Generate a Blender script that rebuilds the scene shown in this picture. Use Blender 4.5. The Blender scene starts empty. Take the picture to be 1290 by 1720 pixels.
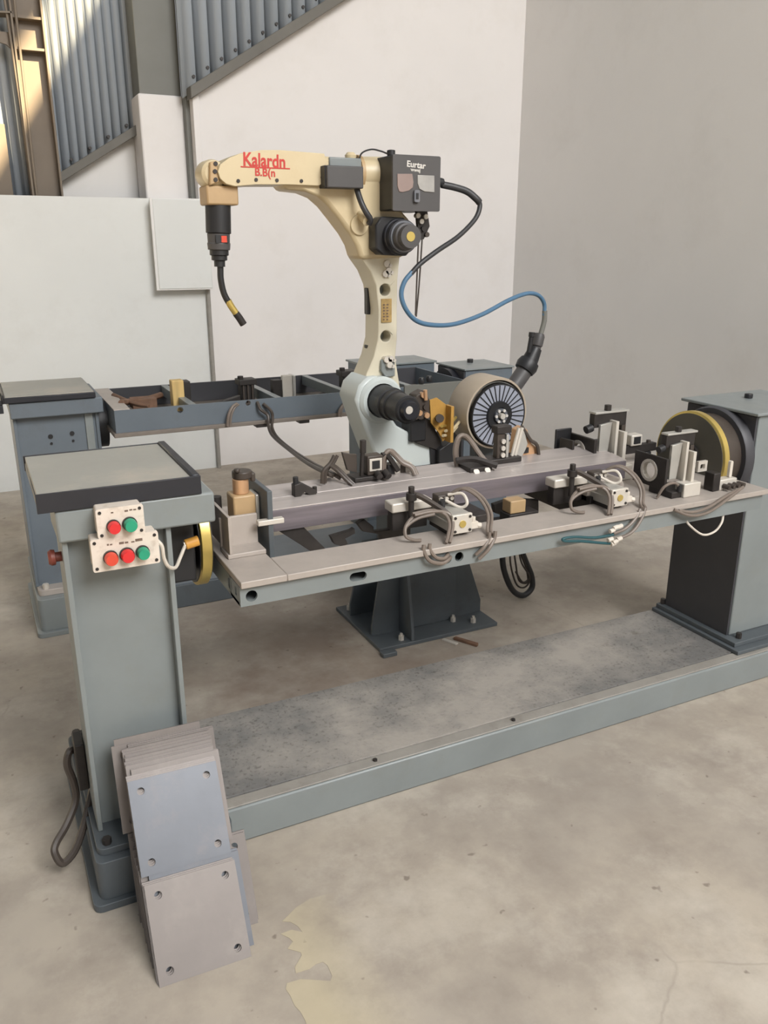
import bpy, bmesh, math, random
from mathutils import Vector, Matrix
from mathutils.geometry import tessellate_polygon
random.seed(7)
scene = bpy.context.scene
COL = scene.collection
# ------------------------------------------------------------------ camera, sky, sun, exposure
cd = bpy.data.cameras.new('camera'); cam = bpy.data.objects.new('camera', cd); COL.objects.link(cam)
cam.matrix_world = Matrix(((0.897293, 0.136036, -0.419951, 0.000000),(-0.441435, 0.276517, -0.853624, 0.000000),(0.000000, 0.951332, 0.308168, 1.500000),(0,0,0,1)))
cd.sensor_fit = 'VERTICAL'; cd.sensor_height = 36; cd.lens = 28.9465; cd.clip_start = 0.02
scene.camera = cam
world = bpy.data.worlds.new('world'); scene.world = world; world.use_nodes = True
bg = world.node_tree.nodes['Background']
bg.inputs[0].default_value = (0.96, 0.98, 1.0, 1); bg.inputs[1].default_value = 0.33
ad = bpy.data.lights.new('key_area', 'AREA'); key_lamp = bpy.data.objects.new('key_area', ad); COL.objects.link(key_lamp)   # unseen key lamp, added high behind the camera
ad.shape = 'RECTANGLE'; ad.size = 4.5; ad.size_y = 3.5; ad.energy = 985; ad.color = (1.0, 0.99, 0.98)
key_lamp.location = (2.6, -4.2, 6.2); key_lamp.rotation_euler = (Vector(key_lamp.location)-Vector((1.2, 2.6, .6))).to_track_quat('Z', 'Y').to_euler()
sd = bpy.data.lights.new('sun', 'SUN'); sun = bpy.data.objects.new('sun', sd); COL.objects.link(sun)
sd.energy = 22.0; sd.angle = math.radians(0.6); sd.color = (1.0, 0.80, 0.50)
sun.rotation_euler = Vector((1.0, -2.2, 1.43)).to_track_quat('Z', 'Y').to_euler()
vs = scene.view_settings
vs.view_transform = 'Standard'; vs.look = 'None'; vs.gamma = 1.0; vs.use_curve_mapping = False
vs.exposure = 0.0

# ------------------------------------------------------------------ materials
def lin(c):
    return tuple(((v/255)/12.92 if v/255 <= .04045 else ((v/255+.055)/1.055)**2.4) for v in c) + (1,)
def newmat(name):
    m = bpy.data.materials.new(name); m.use_nodes = True
    nt = m.node_tree; return m, nt, nt.nodes['Principled BSDF']
def node(nt, t, **k):
    n = nt.nodes.new(t)
    for a, b in k.items(): setattr(n, a, b)
    return n
def noise(nt, co, scale, detail=4, rough=.6):
    n = node(nt, 'ShaderNodeTexNoise'); n.inputs['Scale'].default_value = scale
    n.inputs['Detail'].default_value = detail; n.inputs['Roughness'].default_value = rough
    nt.links.new(co, n.inputs['Vector']); return n.outputs['Fac']
def ramp(nt, f, a, b):
    n = node(nt, 'ShaderNodeMapRange'); n.inputs['From Min'].default_value = a; n.inputs['From Max'].default_value = b
    nt.links.new(f, n.inputs['Value']); return n.outputs['Result']
def mix(nt, f, a, b, mode='MIX'):
    n = node(nt, 'ShaderNodeMix', data_type='RGBA', blend_type=mode)
    for s, v in ((n.inputs['Factor'], f), (n.inputs['A'], a), (n.inputs['B'], b)):
        if isinstance(v, (int, float)): s.default_value = v
        elif isinstance(v, tuple): s.default_value = v
        else: nt.links.new(v, s)
    return n.outputs['Result']
def mul(nt, a, b):
    n = node(nt, 'ShaderNodeMath', operation='MULTIPLY')
    for s, v in ((n.inputs[0], a), (n.inputs[1], b)):
        if isinstance(v, (int, float)): s.default_value = v
        else: nt.links.new(v, s)
    return n.outputs[0]
def bump(nt, bs, h, strength=.2, dist=.002):
    b = node(nt, 'ShaderNodeBump'); b.inputs['Strength'].default_value = strength; b.inputs['Distance'].default_value = dist
    nt.links.new(h, b.inputs['Height']); nt.links.new(b.outputs['Normal'], bs.inputs['Normal'])
def paint(name, c, rough=.45, metal=0., var=.12, scale=6., dirt=None, dscale=14., damt=.5, brush=None, spec=.5):
    m, nt, bs = newmat(name)
    co = node(nt, 'ShaderNodeTexCoord').outputs['Object']
    if brush:
        mp = node(nt, 'ShaderNodeMapping'); mp.inputs['Scale'].default_value = brush
        nt.links.new(co, mp.inputs['Vector']); cob = mp.outputs['Vector']
    else: cob = co
    C = lin(c)
    n1 = noise(nt, cob, scale, 5)
    lo = tuple(v*(1-var) for v in C[:3])+(1,); hi = tuple(min(1, v*(1+var)) for v in C[:3])+(1,)
    col = mix(nt, ramp(nt, n1, .3, .7), lo, hi)
    if dirt:
        n2 = noise(nt, co, dscale, 6, .7)
        col = mix(nt, mul(nt, ramp(nt, n2, .52, .72), damt), col, lin(dirt))
    nt.links.new(col, bs.inputs['Base Color'])
    bs.inputs['Metallic'].default_value = metal; bs.inputs['Specular IOR Level'].default_value = spec
    rr = node(nt, 'ShaderNodeMapRange'); rr.inputs['To Min'].default_value = max(0, rough-.08); rr.inputs['To Max'].default_value = min(1, rough+.1)
    nt.links.new(noise(nt, cob, scale*3, 3), rr.inputs['Value']); nt.links.new(rr.outputs[0], bs.inputs['Roughness'])
    bump(nt, bs, noise(nt, cob, scale*12, 3), .08, .001)
    return m
def concrete(name, yellow=False):
    m, nt, bs = newmat(name)
    co = node(nt, 'ShaderNodeTexCoord').outputs['Object']
    n1 = noise(nt, co, .8, 6, .6); n2 = noise(nt, co, 5, 8, .65); n3 = noise(nt, co, 60, 4, .7)
    col = mix(nt, ramp(nt, n1, .35, .65), lin((156, 148, 138)), lin((182, 171, 155)))
    col = mix(nt, mul(nt, ramp(nt, n2, .40, .70), .75), col, lin((140, 130, 120)))
    # pale worn zones and brown tone with painted shade round the machine
    n5 = noise(nt, co, 1.7, 7, .7)
    col = mix(nt, mul(nt, ramp(nt, n5, .50, .66), .6), col, lin((196, 188, 175)))
    if yellow:
        sx = node(nt, 'ShaderNodeSeparateXYZ'); nt.links.new(co, sx.inputs[0])
        f = node(nt, 'ShaderNodeMath', operation='ADD'); nt.links.new(sx.outputs[0], f.inputs[0])
        nt.links.new(mul(nt, n2, .12), f.inputs[1])
        f2 = ramp(nt, f.outputs[0], .68, .53)
        col = mix(nt, mul(nt, f2, .55), col, lin((196, 183, 150)))
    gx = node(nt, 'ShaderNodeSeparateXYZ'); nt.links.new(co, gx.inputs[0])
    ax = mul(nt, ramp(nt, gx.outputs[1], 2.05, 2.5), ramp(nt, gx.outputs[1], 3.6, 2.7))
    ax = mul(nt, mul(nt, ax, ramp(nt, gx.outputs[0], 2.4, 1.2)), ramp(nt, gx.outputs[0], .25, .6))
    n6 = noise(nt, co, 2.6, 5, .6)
    col = mix(nt, mul(nt, mul(nt, ax, ramp(nt, n6, .36, .6)), .62), col, lin((112, 92, 80)))   # reddish-brown floor tone with the machine's soft shade painted in
    sp = noise(nt, co, 26, 2, .5)
    col = mix(nt, mul(nt, ramp(nt, sp, .70, .76), .55), col, lin((92, 80, 70)))
    v = node(nt, 'ShaderNodeTexVoronoi', feature='DISTANCE_TO_EDGE'); v.inputs['Scale'].default_value = .9
    wv = node(nt, 'ShaderNodeMix', data_type='VECTOR'); wv.inputs['Factor'].default_value = .12
    nn = node(nt, 'ShaderNodeTexNoise'); nn.inputs['Scale'].default_value = 3; nn.inputs['Detail'].default_value = 6
    nt.links.new(co, nn.inputs['Vector']); nt.links.new(co, wv.inputs['A']); nt.links.new(nn.outputs['Color'], wv.inputs['B'])
    nt.links.new(wv.outputs['Result'], v.inputs['Vector'])
    crack = ramp(nt, v.outputs['Distance'], .004, .0)
    col = mix(nt, mul(nt, mul(nt, crack, ramp(nt, n5, .5, .6)), .25), col, lin((105, 92, 82)))
    nt.links.new(col, bs.inputs['Base Color'])
    rr = node(nt, 'ShaderNodeMapRange'); rr.inputs['To Min'].default_value = .5; rr.inputs['To Max'].default_value = .8
    nt.links.new(n2, rr.inputs['Value']); nt.links.new(rr.outputs[0], bs.inputs['Roughness'])
    bump(nt, bs, mix(nt, .5, n3, n2), .12, .003)
    return m
M = {}
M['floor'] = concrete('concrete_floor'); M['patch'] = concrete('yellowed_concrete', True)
M['plaster'] = paint('white_plaster', (224, 220, 217), .85, var=.02, scale=1.6, dirt=(204, 198, 190), dscale=2.2, damt=.25, spec=.2)
M['plaster_cool'] = paint('cool_white_plaster', (216, 217, 214), .85, var=.025, scale=1.6, dirt=(198, 196, 190), dscale=2.5, damt=.3, spec=.2)
M['plaster_grey'] = paint('grey_plaster', (224, 222, 219), .85, var=.02, scale=1.6, dirt=(204, 200, 194), dscale=2., damt=.25, spec=.2)
M['cladding'] = paint('galvanised_cladding', (168, 176, 184), .5, .05, var=.08, scale=3, brush=(1, 1, .1))
M['steelcol'] = paint('grey_primer_steel', (112, 112, 106), .6, var=.06, scale=3)
M['steelbrown'] = paint('brown_grey_steel', (118, 106, 92), .6, var=.06, scale=3)
M['ledge'] = paint('ledge_steel', (100, 97, 90), .6, var=.1, scale=4)
M['grey'] = paint('grey_machine_paint', (126, 132, 132), .36, var=.08, scale=4, dirt=(120, 120, 112), dscale=7, damt=.3)
M['blue'] = paint('blue_grey_paint', (98, 107, 115), .45, var=.1, scale=4, dirt=(84, 86, 88), dscale=8, damt=.4)
M['pedestal'] = paint('slate_grey_paint', (82, 88, 92), .5, var=.1, scale=4, dirt=(70, 68, 66), dscale=9, damt=.4)
M['char'] = paint('charcoal_paint', (62, 62, 66), .5, var=.06, scale=4)
M['navy'] = paint('dark_navy_paint', (36, 37, 43), .4, var=.06, scale=5)
M['traytop'] = paint('tray_liner', (152, 150, 142), .55, var=.05, scale=5, dirt=(196, 178, 160), dscale=3, damt=.4)
M['platefr'] = paint('dusty_steel_plate', (172, 163, 155), .5, .15, var=.06, scale=12, dirt=(150, 142, 138), dscale=10, damt=.4)
M['steel'] = paint('bare_sheet_steel', (132, 125, 121), .42, .3, var=.06, scale=8, dirt=(152, 146, 138), dscale=5, damt=.5)
M['steel2'] = paint('blue_sheet_steel', (112, 115, 121), .42, .4, var=.06, scale=8, dirt=(140, 132, 130), dscale=6, damt=.5)
M['workface'] = paint('mill_scale_steel', (122, 115, 120), .36, .4, var=.28, scale=5, brush=(.5, 2, 9))
M['alu'] = paint('anodised_aluminium', (190, 188, 182), .38, .55, var=.06, scale=12)
M['lightsteel'] = paint('light_steel', (206, 200, 190), .45, .3, var=.06, scale=14)
M['darksteel'] = paint('black_oxide_steel', (52, 48, 46), .5, .3, var=.2, scale=20)
M['black'] = paint('black_plastic', (34, 34, 36), .45, var=.1, scale=10)
M['feeder'] = paint('dark_grey_plastic', (74, 72, 72), .5, var=.05, scale=8)
M['cream'] = paint('cream_robot_paint', (200, 184, 150), .38, var=.04, scale=4, dirt=(172, 148, 112), dscale=4, damt=.3)
M['white'] = paint('white_robot_paint', (192, 199, 197), .35, var=.03, scale=4)
M['tan'] = paint('tan_casting', (176, 148, 110), .45, var=.08, scale=8)
M['brass'] = paint('brass', (214, 190, 112), .32, .75, var=.15, scale=9)
M['copper'] = paint('copper_tone', (206, 164, 126), .35, .4, var=.08, scale=12)
M['hose'] = paint('grey_brown_hose', (116, 105, 96), .4, var=.1, scale=30)
M['hosedark'] = paint('dark_hose', (66, 58, 52), .45, var=.1, scale=30)
M['cable'] = paint('black_cable', (48, 48, 50), .45, var=.08, scale=20)
M['bluecable'] = paint('blue_cable', (78, 112, 140), .4, var=.08, scale=20)
M['whitecable'] = paint('off_white_cable', (206, 198, 186), .5, var=.05, scale=20)
M['box'] = paint('ivory_plastic', (214, 203, 190), .5, var=.04, scale=20, dirt=(166, 146, 126), dscale=30, damt=.5)
M['red'] = paint('red_plastic', (206, 44, 46), .4, var=.06, scale=30)
M['redor'] = paint('faded_red_plastic', (206, 72, 52), .4, var=.06, scale=30)
M['green'] = paint('green_plastic', (38, 146, 112), .4, var=.06, scale=30)
M['orange'] = paint('orange_plastic', (214, 156, 70), .45, var=.06, scale=30)
M['rustred'] = paint('rust_red_plastic', (110, 52, 40), .5, var=.1, scale=30)
M['redprint'] = paint('red_print', (186, 50, 42), .5, var=.05, scale=30)
M['whiteprint'] = paint('white_print', (206, 202, 196), .5, var=.05, scale=30)
M['smudge'] = paint('dark_print', (110, 92, 80), .6, var=.2, scale=60)
M['pinkpanel'] = paint('tinted_window', (142, 124, 118), .35, var=.06, scale=20)
M['greypanel'] = paint('clear_window', (158, 156, 152), .2, var=.12, scale=14)
M['spoolface'] = paint('spool_grey_plastic', (152, 156, 168), .4, var=.05, scale=10)
M['ochre'] = paint('ochre_bracket', (178, 136, 66), .5, var=.15, scale=14)
M['wood'] = paint('yellow_wood_block', (206, 176, 116), .6, var=.18, scale=8, brush=(8, 8, .6))
M['teal'] = paint('teal_tape', (34, 76, 82), .5, var=.1, scale=30)
M['label'] = paint('brass_nameplate', (176, 148, 96), .45, .2, var=.2, scale=60)
M['rust'] = paint('rusty_offcut', (112, 84, 66), .7, var=.25, scale=30)
def tread():
    m, nt, bs = newmat('speckled_tread_plate')
    co = node(nt, 'ShaderNodeTexCoord').outputs['Object']
    n1 = noise(nt, co, 2.2, 6, .65); n2 = noise(nt, co, 90, 3, .6); n3 = noise(nt, co, 7, 6, .75)
    col = mix(nt, ramp(nt, n1, .4, .62), lin((160, 154, 146)), lin((112, 111, 109)))
    col = mix(nt, mul(nt, ramp(nt, n2, .56, .66), mul(nt, ramp(nt, n1, .38, .6), .8)), col, lin((84, 80, 76)))
    col = mix(nt, mul(nt, ramp(nt, n3, .62, .74), .7), col, lin((92, 86, 78)))
    nt.links.new(col, bs.inputs['Base Color']); bs.inputs['Roughness'].default_value = .55
    v = node(nt, 'ShaderNodeTexVoronoi'); v.inputs['Scale'].default_value = 70; nt.links.new(co, v.inputs['Vector'])
    bump(nt, bs, v.outputs['Distance'], .35, .003)
    return m
M['tread'] = tread()
M['lowerarm'] = paint('pale_cream_paint', (204, 197, 176), .38, var=.03, scale=4)
M['drum'] = paint('beige_drum', (176, 162, 144), .45, var=.05, scale=6)
M['disc'] = paint('olive_grey_disc', (92, 89, 80), .4, .2, var=.06, scale=5)
M['edge'] = paint('worn_grey_edge', (146, 142, 135), .5, var=.1, scale=10, dirt=(120, 112, 104), dscale=12, damt=.5)
M['platedark'] = paint('brown_steel_plate', (118, 110, 102), .5, .1, var=.1, scale=12)
M['litworktop'] = paint('streaked_lit_steel_top', (176, 168, 164), .34, .3, var=.16, scale=5, brush=(.4, 6, 6))  # streaked steel, with the upward faces' light and sheen put into the colour

# ------------------------------------------------------------------ mesh helpers
class MB:
    def __init__(s): s.v = []; s.f = []
    def add(s, vs, fs):
        o = len(s.v); s.v += [tuple(p) for p in vs]; s.f += [tuple(i+o for i in f) for f in fs]; return s
    def box(s, x0, x1, y0, y1, z0, z1):
        x0, x1 = min(x0, x1), max(x0, x1); y0, y1 = min(y0, y1), max(y0, y1); z0, z1 = min(z0, z1), max(z0, z1)
        return s.add([(x, y, z) for x in (x0, x1) for y in (y0, y1) for z in (z0, z1)],
                     [(0, 1, 3, 2), (4, 6, 7, 5), (0, 4, 5, 1), (2, 3, 7, 6), (0, 2, 6, 4), (1, 5, 7, 3)])
    def prism(s, pts, axis, a, b, holes=()):
        def P(p, t): return {'y': (p[0], t, p[1]), 'x': (t, p[0], p[1]), 'z': (p[0], p[1], t)}[axis]
        loops = [list(pts)] + [list(h) for h in holes]
        flat = [p for l in loops for p in l]; n = len(flat)
        tris = tessellate_polygon([[Vector((p[0], p[1], 0)) for p in l] for l in loops]) if (holes or len(pts) > 4) else None
        vs = [P(p, a) for p in flat] + [P(p, b) for p in flat]; fs = []
        if tris is None: fs += [tuple(range(len(pts))), tuple(range(n+len(pts)-1, n-1, -1))]
        else:
            for t in tris: fs += [tuple(t), tuple(i+n for i in reversed(t))]
        o = 0
        for l in loops:
            k = len(l)
            for i in range(k):
                j = (i+1) % k; fs.append((o+i, o+j, n+o+j, n+o+i))
            o += k
        return s.add(vs, fs)
    def cyl(s, p0, p1, r0, r1=None, n=20):
        r1 = r0 if r1 is None else r1
        return s.lathe(p0, p1, [(0, 0), (r0, 0), (r1, 1), (0, 1)], n)
    def lathe(s, p0, p1, prof, n=24):
        # prof: (radius, fraction along the axis p0 -> p1)
        p0, p1 = Vector(p0), Vector(p1); d = p1-p0; q = d.to_track_quat('Z', 'Y')
        vs = []; fs = []
        rings = []
        for r, t in prof:
            c = p0+d*t
            if r < 1e-6: rings.append([len(vs)]); vs.append(c)
            else:
                rings.append(list(range(len(vs), len(vs)+n)))
                for i in range(n):
                    a = 2*math.pi*i/n; vs.append(c+q @ Vector((r*math.cos(a), r*math.sin(a), 0)))
        for A, B in zip(rings, rings[1:]):
            for i in range(n):
                j = (i+1) % n
                if len(A) == 1 and len(B) == 1: continue
                if len(A) == 1: fs.append((A[0], B[i], B[j]))
                elif len(B) == 1: fs.append((A[j], A[i], B[0]))
                else: fs.append((A[i], A[j], B[j], B[i]))
        return s.add(vs, fs)
    def tube(s, pts, r, n=8, sub=6):
        P = [Vector(p) for p in pts]; C = []
        for i in range(len(P)-1):
            a = P[i-1] if i else P[0]*2-P[1]; b, c = P[i], P[i+1]; d = P[i+2] if i+2 < len(P) else P[-1]*2-P[-2]
            for k in range(sub):
                t = k/sub
                C.append(.5*((2*b)+(c-a)*t+(2*a-5*b+4*c-d)*t*t+(3*b-a-3*c+d)*t**3))
        C.append(P[-1])
        vs = []; fs = []; up = None
        for i, c in enumerate(C):
            t = (C[min(i+1, len(C)-1)]-C[max(i-1, 0)]).normalized()
            if up is None: up = t.orthogonal().normalized()
            up = (up-t*up.dot(t)).normalized(); w = t.cross(up)
            for k in range(n):
                a = 2*math.pi*k/n; vs.append(c+(up*math.cos(a)+w*math.sin(a))*r)
        for i in range(len(C)-1):
            for k in range(n):
                l = (k+1) % n; fs.append((i*n+k, i*n+l, (i+1)*n+l, (i+1)*n+k))
        fs.append(tuple(range(n-1, -1, -1))); m = (len(C)-1)*n; fs.append(tuple(range(m, m+n)))
        return s.add(vs, fs)
def circ(cx, cy, r, n=16, ry=None):
    return [(cx+r*math.cos(2*math.pi*i/n), cy+(ry or r)*math.sin(2*math.pi*i/n)) for i in range(n)]
def rrect(x0, x1, y0, y1, r, n=4):
    out = []
    for cx, cy, a0 in ((x1-r, y1-r, 0), (x0+r, y1-r, 90), (x0+r, y0+r, 180), (x1-r, y0+r, 270)):
        for i in range(n+1):
            a = math.radians(a0+90*i/n); out.append((cx+r*math.cos(a), cy+r*math.sin(a)))
    return out
def mesh(name, mb, off=(0, 0, 0)):
    me = bpy.data.meshes.new(name); o = Vector(off)
    me.from_pydata([Vector(v)-o for v in mb.v], [], mb.f)
    bm = bmesh.new(); bm.from_mesh(me); bmesh.ops.recalc_face_normals(bm, faces=bm.faces); bm.to_mesh(me); bm.free()
    me.shade_smooth(); me.set_sharp_from_angle(angle=math.radians(38)); return me
ORG = {}
def finish(o, bevel):
    if bevel:
        b = o.modifiers.new('bevel', 'BEVEL'); b.width = bevel; b.segments = 2; b.limit_method = 'ANGLE'; b.angle_limit = math.radians(40)
def empty(name, loc, label, cat, group=None):
    o = bpy.data.objects.new(name, None); COL.objects.link(o); o.location = loc; o.empty_display_size = .05
    o['label'] = label; o['category'] = cat
    if group: o['group'] = group
    ORG[o] = Vector(loc); return o
def part(name, mb, mat, parent, bevel=0., label=None):
    off = ORG[parent]; o = bpy.data.objects.new(name, mesh(name, mb, off)); COL.objects.link(o)
    o.data.materials.append(M[mat]); o.parent = parent; ORG[o] = off; finish(o, bevel)
    if label: o['label'] = label
    return o
def thing(name, mb, mat, loc, label, cat, bevel=0., group=None):
    o = bpy.data.objects.new(name, mesh(name, mb, loc)); COL.objects.link(o); o.location = loc; ORG[o] = Vector(loc)
    o.data.materials.append(M[mat]); o['label'] = label; o['category'] = cat; finish(o, bevel)
    if group: o['group'] = group
    return o
def struct(name, mb, mat, bevel=0., label=None, cat=None):
    o = bpy.data.objects.new(name, mesh(name, mb)); COL.objects.link(o); o.data.materials.append(M[mat]); ORG[o] = Vector()
    o['kind'] = 'structure'; finish(o, bevel)
    if label: o['label'] = label
    if cat: o['category'] = cat
    return o
def copy_tree(o, parent=None):
    c = o.copy(); COL.objects.link(c); c.parent = parent
    for ch in list(o.children): copy_tree(ch, c)
    return c
def text(name, body, mat, parent, loc, size, xs=1., rz=0., extrude=.0006, rx=90):
    cu = bpy.data.curves.new(name, 'FONT'); cu.body = body; cu.size = size; cu.extrude = extrude; cu.align_x = 'CENTER'; cu.align_y = 'CENTER'; cu.offset = size*.022
    t = bpy.data.objects.new(name, cu); COL.objects.link(t); dg = bpy.context.evaluated_depsgraph_get()
    me = bpy.data.meshes.new_from_object(t.evaluated_get(dg)); bpy.data.objects.remove(t)
    o = bpy.data.objects.new(name, me); COL.objects.link(o); me.materials.clear(); me.materials.append(M[mat])
    o.parent = parent; o.location = Vector(loc)-ORG[parent]; o.rotation_euler = (math.radians(rx), math.radians(rz), 0); o.scale = (xs, 1, 1)
    return o

# ================================================================== SETTING
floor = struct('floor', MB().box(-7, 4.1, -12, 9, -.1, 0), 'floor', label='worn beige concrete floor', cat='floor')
px = [(0.5065, 1.5045), (0.546, 1.5164), (0.605, 1.5088), (0.666, 1.4681), (0.7095, 1.3943), (0.7184, 1.2922), (0.7114, 1.172), (0.6568, 1.0304), (0.4143, 1.1783), (0.4187, 1.213), (0.4173, 1.2365), (0.4112, 1.2551), (0.4112, 1.2836), (0.4082, 1.3013), (0.4155, 1.3142), (0.4455, 1.3111), (0.5011, 1.2787), (0.5093, 1.2882), (0.5107, 1.3185), (0.5049, 1.3318), (0.4884, 1.3329), (0.4722, 1.327), (0.4416, 1.33), (0.4447, 1.3457), (0.47, 1.3685), (0.4705, 1.3773), (0.4477, 1.3995), (0.4653, 1.4129), (0.4615, 1.4261), (0.4473, 1.4463), (0.4747, 1.4463), (0.4944, 1.4289), (0.4907, 1.4501), (0.4801, 1.4691), (0.4633, 1.4793)]
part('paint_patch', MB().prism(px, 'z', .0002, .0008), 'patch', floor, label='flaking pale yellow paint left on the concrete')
# gable wall: plaster below a sloping ledge, corrugated cladding above
RA, RB = [(1.4261, 2.3696), (2.457, 3.006)]
LA, LB = [(0.6445, 1.8819), (1.1214, 2.1709)]
def lz(x): return RA[1] + (x-RA[0])*(RB[1]-RA[1])/(RB[0]-RA[0])
def lz2(x): return LA[1] + (x-LA[0])*(LB[1]-LA[1])/(LB[0]-LA[0])
WX = [(1.429, 2.0833)][0][0]
wb = struct('wall_back', MB().prism([(WX, 0), (4.05, 0), (4.05, lz(4.05)), (WX, lz(WX))], 'y', 5.64, 5.80), 'plaster', label='white plastered gable wall', cat='wall')
part('ledge', MB().prism([(WX-.02, lz(WX-.02)-.0), (4.0, lz(4.0)), (4.0, lz(4.0)+.07), (WX-.02, lz(WX-.02)+.07)], 'y', 5.55, 5.66), 'ledge', wb, .004)
wb2 = struct('wall_rear', MB().prism([(-7, 0), (1.6, 0), (1.6, lz2(1.6)), (.2, lz2(.2)), (-1.5, 1.2), (-7, 1.2)], 'y', 6.02, 6.12), 'plaster_grey', label='shaded plastered wall beyond the low partition', cat='wall')
part('ledge', MB().prism([(.60, lz2(.60)), (1.5, lz2(1.5)), (1.5, lz2(1.5)+.06), (.60, lz2(.60)+.06)], 'y', 5.90, 6.02), 'ledge', wb2, .004)
def cladding(name, x0, x1, pitch, yb, amp, ztop, fn, par):
    mb = MB(); prof = []
    x = x0
    while x < x1:
        for dx, dy in ((0, 0), (.34, 0), (.46, 1), (.86, 1)): prof.append((x+dx*pitch, yb-amp*dy))
        x += pitch
    prof = [p for p in prof if p[0] <= x1]; vs = []; fs = []
    for (x, y) in prof: vs += [(x, y, fn(x)+.03), (x, y, ztop)]
    for i in range(len(prof)-1): fs.append((2*i, 2*i+2, 2*i+3, 2*i+1))
    mb.add(vs, fs)
    o = part(name, mb, 'cladding', par); sf = o.modifiers.new('thickness', 'SOLIDIFY'); sf.thickness = .004
    return o
CX0, CX1 = [(1.1392, 2.6835)][0][0], [(1.3998, 2.6745)][0][0]
cladding('corrugated_sheet', CX1-.02, 4.0, .092, 5.655, .04, 6.2, lz, wb)
cladding('corrugated_sheet', .55, 1.40, .055, 6.0, .02, 6.2, lz2, wb2)
cladding('corrugated_sheet', -3.0, .52, .055, 6.03, .016, 6.2, lambda x: 1.2, wb2)
for x in [CX1+.047+.092*i for i in range(13)]:
    part('roofing_screw', MB().cyl((x, 5.60, lz(x)+.11), (x, 5.63, lz(x)+.11), .010, n=8), 'darksteel', wb)
for x in [.60+.12*i for i in range(6)]:
    part('roofing_screw', MB().cyl((x, 5.95, lz2(x)+.09), (x, 5.98, lz2(x)+.09), .010, n=8), 'darksteel', wb2)
wr = struct('wall_right', MB().box(3.92, 4.1, -12, 5.64, 0, 7.16), 'plaster_grey', label='smooth grey-white plastered side wall', cat='wall')
part('sun_baffle', MB().box(3.92, 4.1, -12, 5.64, 7.78, 14), 'plaster_grey', wr)  # unseen slab added to cut the sun down to a slit
wl = struct('wall_left', MB().box(-7, WX-.002, 5.60, 5.735, 0, 1.78).box(WX-.002, 1.445, 5.60, 5.64, 0, 1.75), 'plaster_cool', 0, label='low white plastered partition wall', cat='wall')
# steel columns of the hall
c1 = empty('building_column', (1.25, 5.84, 0), 'grey steel building column plastered white below, beside wall box', 'column')
part('column_shaft', MB().box(CX0, CX1, 5.76, 5.98, 0, 6.2), 'steelcol', c1, .004)
part('plaster_casing', MB().box(CX0-.012, CX1+.006, 5.745, 5.99, 1.60, [(1.1431, 2.3993)][0][1]), 'plaster', c1, .012)
part('corner_bead', MB().box(CX1+.001, CX1+.03, 5.68, 5.76, 0, 6.2), 'steelcol', c1, .003)
st = struct('trim_1', MB().prism([(WX, 1.60), (1.47, 1.60), (1.47, lz(1.47)), (WX, lz(WX))], 'y', 5.60, 5.64), 'plaster', .003)
D0, D1 = [(0.4621, 2.3551)][0][0], [(0.6185, 2.3496)][0][0]
c2 = empty('building_column', ((D0+D1)/2, 5.88, 0), 'brown-grey steel I-column at far left of the hall', 'column')
part('web', MB().box(D0, D1, 5.88, 5.90, 0, 6.2), 'steelbrown', c2)
part('flange', MB().box(D1, D1+.012, 5.80, 5.97, 0, 6.2), 'steelbrown', c2, .002)
part('flange', MB().box(D0-.012, D0, 5.80, 5.97, 0, 6.2), 'steelbrown', c2, .002)
for z in ([(0.5706, 2.5932)][0][1], [(0.5579, 2.7575)][0][1]): part('stiffener', MB().box(D0, D1, 5.81, 5.88, z, z+.014), 'steelbrown', c2)
part('bracket_plate', MB().prism([(0.2016, 2.6915), (0.4325, 2.6834), (0.4464, 2.5917), (0.4114, 2.6197), (0.365, 2.6309), (0.1925, 2.6271)], 'y', 5.85, 5.87), 'steelbrown', c2)
part('bracket_flange', MB().prism([(0.2123, 2.7676), (0.4647, 2.7848), (0.4635, 2.7755), (0.2111, 2.7585)], 'y', 5.80, 5.92), 'steelbrown', c2)
for a, b, lab in (((0.4322, 5.82, 2.8422), (0.463, 5.82, 1.7862), 'left of two thin pipes running down the far left steel column'), ((0.4817, 5.8, 2.8432), (0.475, 5.8, 1.7856), 'right of two thin pipes running down the far left steel column')):
    A, B = Vector(a), Vector(b); d = (A-B)
    thing('conduit_pipe', MB().cyl(B-d*.3, A+d*1.2, .008, n=10), 'steelbrown', B, lab, 'pipe')
thing('steel_post', MB().box(-.2, [(0.3509, 1.9255)][0][0], 5.92, 5.99, 0, [(0.343, 2.1991)][0][1]), 'steelbrown', (.15, 5.95, 0), 'short dark brown steel post at the left picture edge above low wall', 'post', .003)
# junction box and conduit on the low wall
jb = empty('wall_box', (1.3, 5.6, 1.21), 'large pale grey box mounted on low wall behind welding torch', 'box')
part('body', MB().box(*[(1.1113, 1.2184)][0][:1], *[(1.4578, 1.2105)][0][:1], 5.50, 5.60, 1.232, 1.775), 'plaster_cool', jb, .006)
part('lid_edge', MB().box(*[(1.0964, 1.2187)][0][:1], *[(1.4617, 1.2104)][0][:1], 5.505, 5.515, 1.225, 1.78), 'plaster_grey', jb, .003)
thing('conduit_pipe', MB().cyl((1.445, 5.58, 0), (1.445, 5.58, 1.24), .014, n=12), 'edge', (1.445, 5.58, 0), 'grey vertical conduit running from wall box down to floor', 'pipe')

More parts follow.
